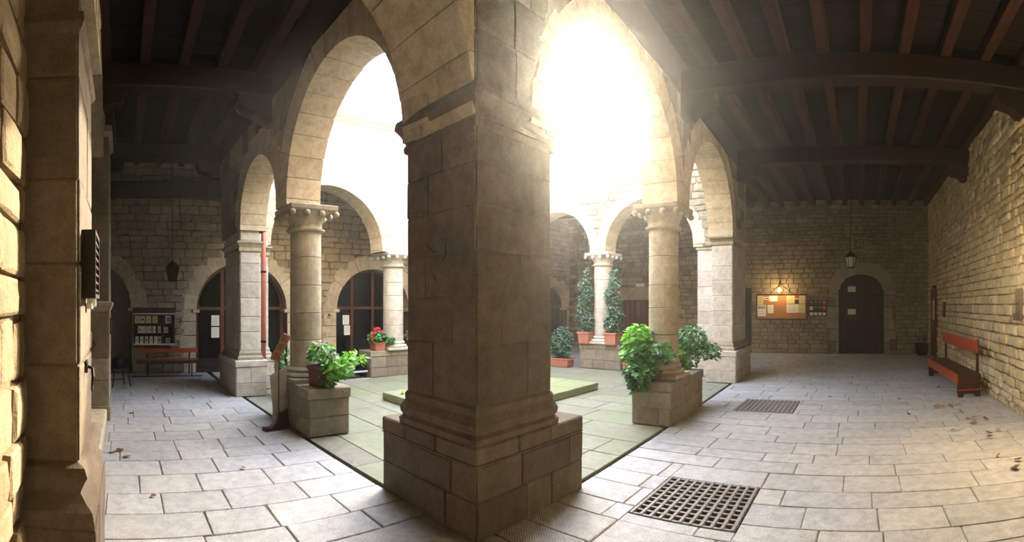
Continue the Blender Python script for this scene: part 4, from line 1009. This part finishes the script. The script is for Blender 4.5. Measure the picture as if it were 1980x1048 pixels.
# ------------------------------------------------------------------ display cabinet with leaflets
yc0, yc1 = .22, 1.17; cx_ = XL0 + .04
t = thing('display_cabinet', 'open wall display cabinet with rows of postcards and booklets above the left bench', 'cabinet', (cx_, (yc0 + yc1) / 2, 0))
w2 = (yc1 - yc0) / 2
part('back_board', MB().box(0, .02, -w2, w2, .70, 1.40), M['door'], t); part('head_board', MB().box(0, .05, -w2 - .02, w2 + .02, 1.40, 1.54), M['darkwood'], t)
part('top_strip', MB().box(0, .16, -w2 - .01, w2 + .01, 1.385, 1.41), M['paper'], t, label='pale top strip'); part('bottom_ledge', MB().box(0, .17, -w2 - .01, w2 + .01, .68, .705), M['paper'], t, label='pale bottom ledge')
for y in (-w2, w2 - .02, .42 * w2): part('side_board', MB().box(0, .14, y, y + .02, .705, 1.385), M['darkwood'], t)
for z in (.93, 1.16): part('shelf', MB().box(0, .14, -w2, .42 * w2, z, z + .018), M['darkwood'], t)
part('lamp_arm', MB().tube([(.04, 0, 1.46), (.2, 0, 1.5), (.22, 0, 1.46)], .008, 5), M['iron'], t)
gi = 0
for r_, (z, h_, xs) in enumerate(((1.18, .17, (-.40, -.27, -.13, .02)), (.95, .16, (-.34, -.26, -.18, -.10, .0, .12)), (.707, .17, (-.40, -.29, -.18, -.07, .04, .13)))):
    for k, y in enumerate(xs):
        wid = .12 if r_ == 0 else .075; mm = ('paper_yellow' if (r_ == 0 or k % 3 == 2) else 'paper')
        o = thing('booklet', ['top', 'middle', 'bottom'][r_] + ' shelf booklet in the left display cabinet, ' + ['first', 'second', 'third', 'fourth', 'fifth', 'sixth'][k] + ' from its chair end', 'booklet', (cx_ + .07, (yc0 + yc1) / 2 + y, z), 0, 'booklets in the display cabinet')
        part('cover', MB().box(-.006, .006, -wid / 2, wid / 2, 0, h_), M[mm], o)
        part('cover_picture', MB().box(.006, .008, -wid * .22, wid * .22, h_ * .35, h_ * .6), M['ink' if (k + r_) % 3 == 1 else 'paper_grey'], o)
for (y, z, a_, b_, lb) in ((.335, 1.17, .14, .18, 'dark framed print in the right bay of the display cabinet'), (.28, .95, .1, .13, 'white card in the right bay of the display cabinet'), (.33, .72, .1, .11, 'small picture card low in the right bay of the display cabinet')):
    o = thing('picture_card', lb, 'card', (cx_ + .03, (yc0 + yc1) / 2 + y, z)); part('card', MB().box(-.005, .005, -a_ / 2, a_ / 2, 0, b_), M['paper'], o); part('card_picture', MB().box(.005, .007, -a_ * .35, a_ * .35, b_ * .2, b_ * .8), M['paper_grey'], o)
def iron_ring(label, loc, rz, r=.045):
    t = thing('iron_ring', label, 'ring', loc, rz)
    part('plate', MB().box(-.02, .02, -.012, 0, -.03, .03, ch=.003), M['iron'], t)
    part('ring', MB().tube([(r * math.sin(2 * PI * i / 14), -.02, -r + r * math.cos(2 * PI * i / 14)) for i in range(15)], .006, 5), M['iron'], t)
iron_ring('iron ring on the wall right of the display cabinet', (XL0 + .05, 1.32, 1.22), PI / 2)
iron_ring('iron ring on the jamb seen right of the left column', (XL0 + .05, 5.12, 1.35), PI / 2)

# ------------------------------------------------------------------ near pilaster fittings
yp = YB + .28 + .012
t = thing('louvred_frame', 'dark louvred wooden frame hanging on the near left pilaster', 'frame', (-2.42, yp, 1.80), 0)
m = MB(); m.box(-.17, .17, 0, .07, -.165, -.145); m.box(-.17, .17, 0, .07, .145, .165); m.box(-.17, -.15, 0, .07, -.145, .145); m.box(.15, .17, 0, .07, -.145, .145); part('frame', m, M['door'], t)
part('back_board', MB().box(-.15, .15, .0, .012, -.145, .145), M['door'], t)
for k in range(7): part('louvre', MB().box(-.15, .15, .045, .066, -.13 + k * .04, -.118 + k * .04), M['door'], t)
t = thing('stone_bracket', 'small white carved bracket under the louvred frame', 'bracket', (-2.62, yp, 1.62))
part('bracket', MB().prism([(0, -.03), (.0, .06), (.05, .06), (.05, .04), (.03, .02), (.02, -.02)], 0, .05).box(-.06, .06, 0, .03, -.04, -.01), M['paper'], t)
t = thing('iron_hook', 'black wrought iron pull hook on the near left pilaster', 'hook', (-2.45, yp, 1.28))
part('ring_plate', MB().tube([(.03 * math.cos(2 * PI * i / 10), .01, .03 * math.sin(2 * PI * i / 10)) for i in range(11)], .008, 6), M['iron'], t)
part('hook', MB().tube([(0, .01, 0), (0, .04, -.01), (.015, .045, -.05), (-.005, .04, -.1), (.01, .04, -.13)], [.008, .01, .009, .008, .006], 6), M['iron'], t)
t = thing('iron_scroll', 'small iron scroll ring on the second left pilaster', 'ring', (-6.47, YB + .05, 1.05), PI / 2)
part('scroll', MB().tube([(.06 * (1 - i / 24) * math.cos(i * .7), -.02, .06 * (1 - i / 24) * math.sin(i * .7)) for i in range(20)], .007, 5), M['iron'], t)
tag(part('wall_plaque', MB().box(-6.95, -6.75, YB + .29, YB + .31, 1.18, 1.42, ch=.004), M['door'], None), 'small dark plate on the front of the second left pilaster', 'plate')

# ------------------------------------------------------------------ information stand
t = thing('information_stand', 'tall steel stand with a slanted wooden text panel before the left column', 'sign', (-5.70, 1.94, 0), math.radians(100))
prof = [(-.11, .70), (.12, .80), (.12, .6), (.10, .25), (.14, .10), (.17, .0), (-.15, 0), (-.08, .07), (-.07, .25)]
part('stand_plate', MB().prism(prof, -.014, .014), M['steel'], t)
part('spine', MB().box(-.0, .012, -.02, -.014, .12, .95), M['darkwood'], t)
part('back_stem', MB().box(-.03, .03, .014, .03, .5, .98), M['steel'], t)
part('foot', MB().prism([(-.20, 0), (-.2, .05), (-.1, .04), (-.03, .1), (.0, .22), (.12, .26), (.15, .0)], -.05, -.016).prism([(-.20, 0), (-.2, .05), (-.1, .04), (-.03, .1), (.0, .22), (.12, .26), (.15, .0)], .016, .05), M['darkwood'], t)
Tm = Matrix.Translation((.02, -.035, 1.06)) @ Matrix.Rotation(math.radians(21), 4, 'Y') @ Matrix.Rotation(math.radians(18), 4, 'X')
pn = part('text_panel', MB().box(-.06, .06, -.014, .014, -.19, .19, ch=.004), M['signwood'], t, Tm)
m = MB()
for k in range(11):
    if k in (3, 7): continue
    z = .16 - k * .031; m.box(-.045, .045 - R(0, .03), -.0155, -.014, z - .005, z + .005)
part('printed_text', m, M['ink'], pn)

# ------------------------------------------------------------------ plants
def leaf_mesh(name, mat, kind='lobed'):
    m = MB()
    if kind == 'lobed':
        prof = [(0, 0), (.28, .02), (.46, .22), (.36, .38), (.50, .58), (.30, .70), (.24, .92), (0, 1.0)]
    elif kind == 'oval': prof = [(0, 0), (.2, .12), (.3, .4), (.24, .7), (0, 1)]
    else: prof = [(0, 0), (.34, .06), (.5, .35), (.46, .7), (.22, .96), (0, .9)]
    mid = [(0, y, -.10 * math.sin(PI * y)) for _, y in prof]; vs = list(mid); n = len(prof)
    for s in (-1, 1): vs += [(s * x, y, .10 * x * 2 - .10 * math.sin(PI * y)) for x, y in prof]
    fs = []
    for s in (0, 1):
        o = n + s * n
        for i in range(n - 1): fs.append((i, i + 1, o + i + 1, o + i) if s else (i, o + i, o + i + 1, i + 1))
    m.add(vs, fs); return m.mesh(name, mat)
LEAF = {k: leaf_mesh('leaf', M[m_], sh) for k, (m_, sh) in dict(bright=('leafb', 'lobed'), mid=('leafm', 'lobed'), dark=('leafd', 'oval'), midoval=('leafm', 'oval'), round=('leafm', 'round'), hedge=('hedge', 'oval'), dry=('dry', 'lobed')).items()}
def orient(p, out_dir, size, up=.35, jit=.5):
    n = Vector((out_dir.x * .6 + R(-jit, jit), out_dir.y * .6 + R(-jit, jit), .8 + R(-.3, .3))).normalized()
    d = (Vector((out_dir.x, out_dir.y, -up)) + Vector((R(-jit, jit), R(-jit, jit), R(-.3, .3)))).normalized()
    d = (d - n * d.dot(n)).normalized(); x = d.cross(n); m = Matrix.Identity(4)
    for r in range(3): m[r][0] = x[r] * size; m[r][1] = d[r] * size; m[r][2] = n[r] * size; m[r][3] = p[r]
    return m
def foliage(t, blobs, n_single, n_bulk, kinds, size, root=(0, 0, 0), bulk_size=None, stems=10):
    """blobs: (cx,cy,cz, rx,ry,rz, weight, kind or None)"""
    tot = sum(b_[6] for b_ in blobs)
    def pick(surf):
        q = R(0, tot); 
        for b_ in blobs:
            q -= b_[6]
            if q <= 0: break
        while True:
            v = Vector((R(-1, 1), R(-1, 1), R(-1, 1)))
            if .05 < v.length <= 1: break
        v = v.normalized() * (R(.8, 1.02) if surf else R(.35, .95) ** .5)
        return Vector((b_[0] + v.x * b_[3], b_[1] + v.y * b_[4], b_[2] + v.z * b_[5])), v, (b_[7] if len(b_) > 7 and b_[7] else rnd.choice(kinds))
    for _ in range(n_single):
        p, v, k = pick(True); link('leaf', LEAF[k], t, orient(p, v, R(*size)))
    if n_bulk:
        for k in set(kinds) | {b_[7] for b_ in blobs if len(b_) > 7 and b_[7]}:
            src = LEAF[k]; V = np.array([v.co[:] for v in src.vertices]); F = [tuple(p.vertices) for p in src.polygons]; VV = []; FF = []; n0 = 0
            for _ in range(n_bulk):
                p, v, kk = pick(False)
                if kk != k: continue
                mm = np.array(orient(p, v, R(*(bulk_size or size)), jit=.7)); VV.append(V @ mm[:3, :3].T + mm[:3, 3]); FF += [tuple(i + n0 for i in f) for f in F]; n0 += len(V)
            if VV:
                me = bpy.data.meshes.new('small_leaves'); me.from_pydata(np.concatenate(VV).tolist(), [], FF); me.materials.append(src.materials[0]); me.update(); link('small_leaves', me, t, kind='stuff')
    m = MB()
    for _ in range(stems):
        p, v, k = pick(False); r0 = Vector(root) + Vector((R(-.05, .05), R(-.05, .05), 0)); mid = (r0 + p) / 2 + Vector((R(-.03, .03), R(-.03, .03), .05)); m.tube([r0, mid, p], [.007, .005, .003], 4)
    if stems: part('stems', m, M['stem'], t)
def square_pot(label, loc, w_, h_, mat='terracotta', rz=0.0, l=None, group=None, name='square_planter'):
    t = thing(name, label, 'planter', loc, rz, group); a = w_ / 2; b_ = (l or w_) / 2
    part('body', MB().sqlathe([(a * .86, b_ * .86, 0), (a * .88, b_ * .88, .01), (a * .97, b_ * .97, h_ * .84), (a * 1.04, b_ * 1.04, h_ * .86), (a * 1.04, b_ * 1.04, h_), (a * .92, b_ * .92, h_), (a * .9, b_ * .9, h_ * .9)]), M[mat], t)
    part('rim', MB().sqlathe([(a * 1.0, b_ * 1.0, h_ * .80), (a * 1.08, b_ * 1.08, h_ * .86), (a * 1.08, b_ * 1.08, h_ * .99), (a * 1.0, b_ * 1.0, h_)]), M[mat], t)
    part('soil', MB().box(-a * .93, a * .93, -b_ * .93, b_ * .93, h_ * .98, h_ * 1.01), M['soil'], t)
    return t
# left column: dark pot with bright leafy plant
P = (-5.40, 2.42, .582)
square_pot('dark weathered clay pot on the left column pedestal', P, .25, .26, 'terradark', .35)
t = thing('leafy_plant', 'bright green leafy plant spilling from the dark pot on the left pedestal', 'plant', (P[0], P[1], P[2] + .27))
foliage(t, [(.05, .0, .14, .22, .17, .14, 1.2, None), (.26, .12, -.02, .16, .15, .13, .9, 'bright'), (.32, .28, .10, .17, .15, .09, .6, 'bright'), (.18, .02, -.12, .12, .11, .16, .6, None), (-.14, -.02, .1, .08, .1, .07, .25, 'mid')], 190, 260, ['bright', 'mid', 'mid'], (.05, .085), (0, 0, -.02), (.04, .07), 18)
# left pier: bush on its inner side
P = (-7.75, 2.75, .0)
square_pot('low clay pot beside the left pier behind the information stand', (P[0], P[1] + .12, 0), .34, .35)
t = thing('leafy_bush', 'green variegated bush growing between the left pier and column', 'bush', (P[0], P[1] + .12, .36))
foliage(t, [(0, 0, .28, .34, .30, .22, 1, None), (.3, .1, .12, .28, .25, .26, .7, None)], 110, 240, ['mid', 'midoval'], (.05, .085), (0, 0, 0), (.04, .07), 14)
# right column: two plants on the pedestal ends
fp = lambda s, off, z: tuple(FR.pt(s, off, z))
P = fp(3.62, -.30, .582)
square_pot('low dark pot on the near end of the right column pedestal', P, .22, .12, 'terradark')
t = thing('leafy_plant', 'large bright leafy plant at the near end of the right column pedestal', 'plant', (P[0], P[1], P[2] + .12))
foliage(t, [(-.22, -.02, .48, .17, .16, .17, 1.0, 'bright'), (-.26, -.02, .26, .18, .16, .20, .7, 'bright'), (-.04, -.06, .24, .26, .2, .20, 1.3, 'mid'), (.16, -.05, .24, .18, .15, .15, .5, 'mid'), (-.10, -.2, .0, .2, .14, .18, 1.0, 'mid'), (-.1, -.24, -.16, .12, .08, .10, .2, 'mid')], 260, 700, ['bright', 'mid'], (.06, .105), (0, 0, 0), (.05, .085), 22)
P = fp(4.72, -.34, .582)
square_pot('low dark pot on the far end of the right column pedestal', P, .2, .14, 'terradark')
t = thing('leafy_plant', 'grey green bushy plant at the far end of the right column pedestal', 'plant', (P[0], P[1], P[2] + .13))
foliage(t, [(-.16, .1, .16, .15, .15, .34, 1.0, 'bright'), (.14, .3, .34, .26, .24, .24, 1.3, 'midoval'), (.36, .4, .14, .26, .2, .14, .8, 'midoval'), (-.06, .1, -.0, .2, .14, .24, .8, 'bright'), (.1, .2, .05, .2, .2, .22, .6, 'midoval')], 230, 1700, ['midoval', 'bright'], (.05, .085), (0, 0, 0), (.045, .075), 18)
# tall shrubs beside the far column
for i, (x, y, lb) in enumerate(((-6.62, YF + .02, 'left'), (-5.83, YF + .02, 'right'))):
    square_pot('terracotta planter on the %s side of the far column foot' % lb, (x, y, .622), .33, .3)
    t = thing('tall_shrub', 'tall dark climbing shrub %s of the far column' % lb, 'shrub', (x, y, .92)); s = -1 if i == 0 else 1
    foliage(t, [(s * .0, 0, .26, .24, .2, .3, 1.0), (s * .06, 0, .62, .2, .18, .25, .8), (-s * .02, 0, .92, .2, .18, .26, .8), (s * .06, 0, 1.2, .15, .15, .22, .6), (s * .12, 0, .45, .17, .15, .2, .4), (s * (.03 if i else -.02), 0, 1.45, .09, .09, .14 if i else .22, .22), (s * .16, 0, .85, .1, .1, .12, .15)], 0, 1700, ['dark'], (.05, .08), (0, 0, 0), (.055, .09), 14)
    part('trunk', MB().tube([(0, 0, -.02), (.02, 0, .6), (s * .03, 0, 1.4)], [.02, .014, .006], 6), M['bark'], t)
    if i == 1:
        m = MB()
        for k in range(5): m.add([(0, 0, 0), (.03 * math.cos(k * 1.26), 0, .03 * math.sin(k * 1.26)), (.03 * math.cos(k * 1.26 + 1), -.01, .03 * math.sin(k * 1.26 + 1))], [(0, 1, 2)], Matrix.Translation((.24, -.12, 1.0)))
        part('pink_flower', m, M['pink'], t)
square_pot('long terracotta trough on the ground left of the far column', (-7.3, YF - .12, 0), .62, .22, l=.3)
t = thing('round_bush', 'dark rounded bush in the long terracotta trough', 'bush', (-7.3, YF - .12, .22))
foliage(t, [(0, 0, .42, .32, .24, .42, 1), (0, 0, .22, .3, .22, .22, .5)], 0, 1500, ['dark'], (.05, .08), (0, 0, 0), (.05, .085), 12)
square_pot('small terracotta planter on the ground right of the far column', (-5.32, YF + .0, 0), .3, .22)
t = thing('round_bush', 'dark bush in the small planter right of the far column', 'bush', (-5.32, YF + .0, .22))
foliage(t, [(0, 0, .36, .26, .2, .4, 1)], 0, 900, ['dark'], (.05, .08), (0, 0, 0), (.05, .085), 10)
# geraniums on the far left pedestal
def geranium(label, potlabel, x, y, w_):
    square_pot(potlabel, (x, y, .582), w_, .19)
    t = thing('geranium', label, 'flower', (x, y, .77)); foliage(t, [(0, -.02, .12, .19, .2, .12, 1), (.1, .26, .04, .1, .12, .08, .3)], 60, 160, ['round', 'round'], (.06, .09), (0, 0, 0), (.05, .08), 10)
    for (yy, zz, s) in ((-.12, .28, .05), (-.06, .30, .05), (-.2, .2, .045), (-.22, .12, .04), (.02, .24, .035)):
        m = MB()
        for k in range(14):
            v = Vector((R(-1, 1), R(-1, 1), R(-1, 1))).normalized(); m.add([v * s * .2, v * s + Vector((0, s * .45, 0)), v * s * 1.05 + Vector((0, -s * .2, s * .45)), v * s + Vector((s * .4, 0, -s * .3))], [(0, 1, 2), (0, 2, 3), (1, 2, 3)])
        part('flower_head', m, M['bloom'], t, Matrix.Translation((.12, yy, zz)))
geranium('red geranium on the left of the far geranium column', 'terracotta pot left of the far geranium column foot', XW - .12, 5.42, .27)
geranium('red geranium on the right of the far geranium column', 'terracotta pot right of the far geranium column foot', XW - .12, 6.40, .27)
t = thing('leafy_plant', 'small green plant low behind the big pillar', 'plant', (-6.35, 4.35, -.01)); foliage(t, [(0, 0, .1, .1, .1, .1, 1)], 24, 0, ['bright'], (.06, .08), (0, 0, 0), None, 6)
# garden beyond the glazed door
t = thing('garden_bush', 'green bush seen through the narrow glazed door', 'bush', (-4.3, YN + 1.3, 0)); foliage(t, [(0, 0, .7, 1.0, .3, .7, 1), (0, 0, 1.7, 1.0, .3, .8, 1)], 0, 3000, ['hedge'], (.06, .1), (0, 0, 0), (.07, .12), 8)

# ------------------------------------------------------------------ fallen leaves
spots = [(810, 538), (830, 530), (870, 525), (880, 532), (900, 526), (918, 556), (925, 575), (950, 572), (957, 586), (956, 598), (1008, 576), (870, 623), (1028, 635), (1022, 648), (1060, 622), (1046, 725), (1115, 738), (1108, 765), (855, 472), (818, 460), (712, 563), (678, 502), (410, 496), (482, 446)]
for (a_, b_) in spots:
    px, py = 1400 + a_ / 1.984, 520 + b_ / 1.984; d = 1448 / (py - HORIZON); ph = (px - PX_NORTH) / FPX
    sz = .11 if (a_, b_) in ((810, 538), (880, 532), (1108, 765)) else R(.06, .095)
    mm = Matrix.Translation((d * math.sin(ph), d * math.cos(ph), .018)) @ Euler((R(.1, .5), R(-.5, .5), R(0, 6)), 'XYZ').to_matrix().to_4x4() @ Matrix.Scale(sz, 4)
    tag(link('fallen_leaf', LEAF['dry'], None, mm), 'small dry brown leaf fallen on the right gallery floor', 'leaf', 'dry leaves on the right gallery floor')
for (x, y, sz) in ((-5.05, -.12, .11), (-5.1, -.02, .09), (-4.95, .05, .08), (-3.9, .22, .05), (-6.9, 0.1, .08), (-8.9, .05, .1), (-4.4, 1.15, .05)):
    mm = Matrix.Translation((x, y, .015)) @ Euler((R(-.5, .3), R(-.3, .5), R(0, 6)), 'XYZ').to_matrix().to_4x4() @ Matrix.Scale(sz, 4)
    tag(link('fallen_leaf', LEAF['dry'], None, mm), 'dry curled leaf fallen on the left gallery floor', 'leaf', 'dry leaves on the left gallery floor')
# added lantern body, unseen, around the lamp that warms the right wall
t = thing('added_wall_lantern', 'added unseen lantern that warms the right wall', 'lamp', (XR1 - .05, 4.3, 1.95), PI / 2)
part('bracket', MB().tube([(0, .0, .2), (0, .15, .25), (0, .5, .2), (0, .52, .12)], .012, 6), M['iron'], t)
part('lamp_glass', MB().lathe([(.05, -.06), (.07, 0), (.07, .1), (.04, .13)], 12, Matrix.Translation((0, .52, 0))), M['bulb'], t)
# ------------------------------------------------------------------ added scattering volume imitating lens glare over court and galleries
mv = bpy.data.materials.new('glare_haze'); mv.use_nodes = True; hn = mv.node_tree; hn.nodes.clear()
ho = hn.nodes.new('ShaderNodeOutputMaterial'); hv = hn.nodes.new('ShaderNodeVolumeScatter')
hv.inputs['Density'].default_value = .0058; hv.inputs['Anisotropy'].default_value = .885; hv.inputs['Color'].default_value = (1, .98, .92, 1)
hn.links.new(hv.outputs[0], ho.inputs['Volume'])
hb = link('glare_haze', MB().box(-9.0, 1.6, YB + .01, YF + .3, -.05, 6.9).mesh('glare_haze', mv), kind='stuff')
tag(hb, 'added thin veil standing in for lens glare across courtyard and galleries', 'glare_haze')
bpy.context.view_layer.update()
print('OBJECTS', len(SC.objects), 'TRIS', sum(len(o.data.polygons) for o in SC.objects if o.type == 'MESH'))
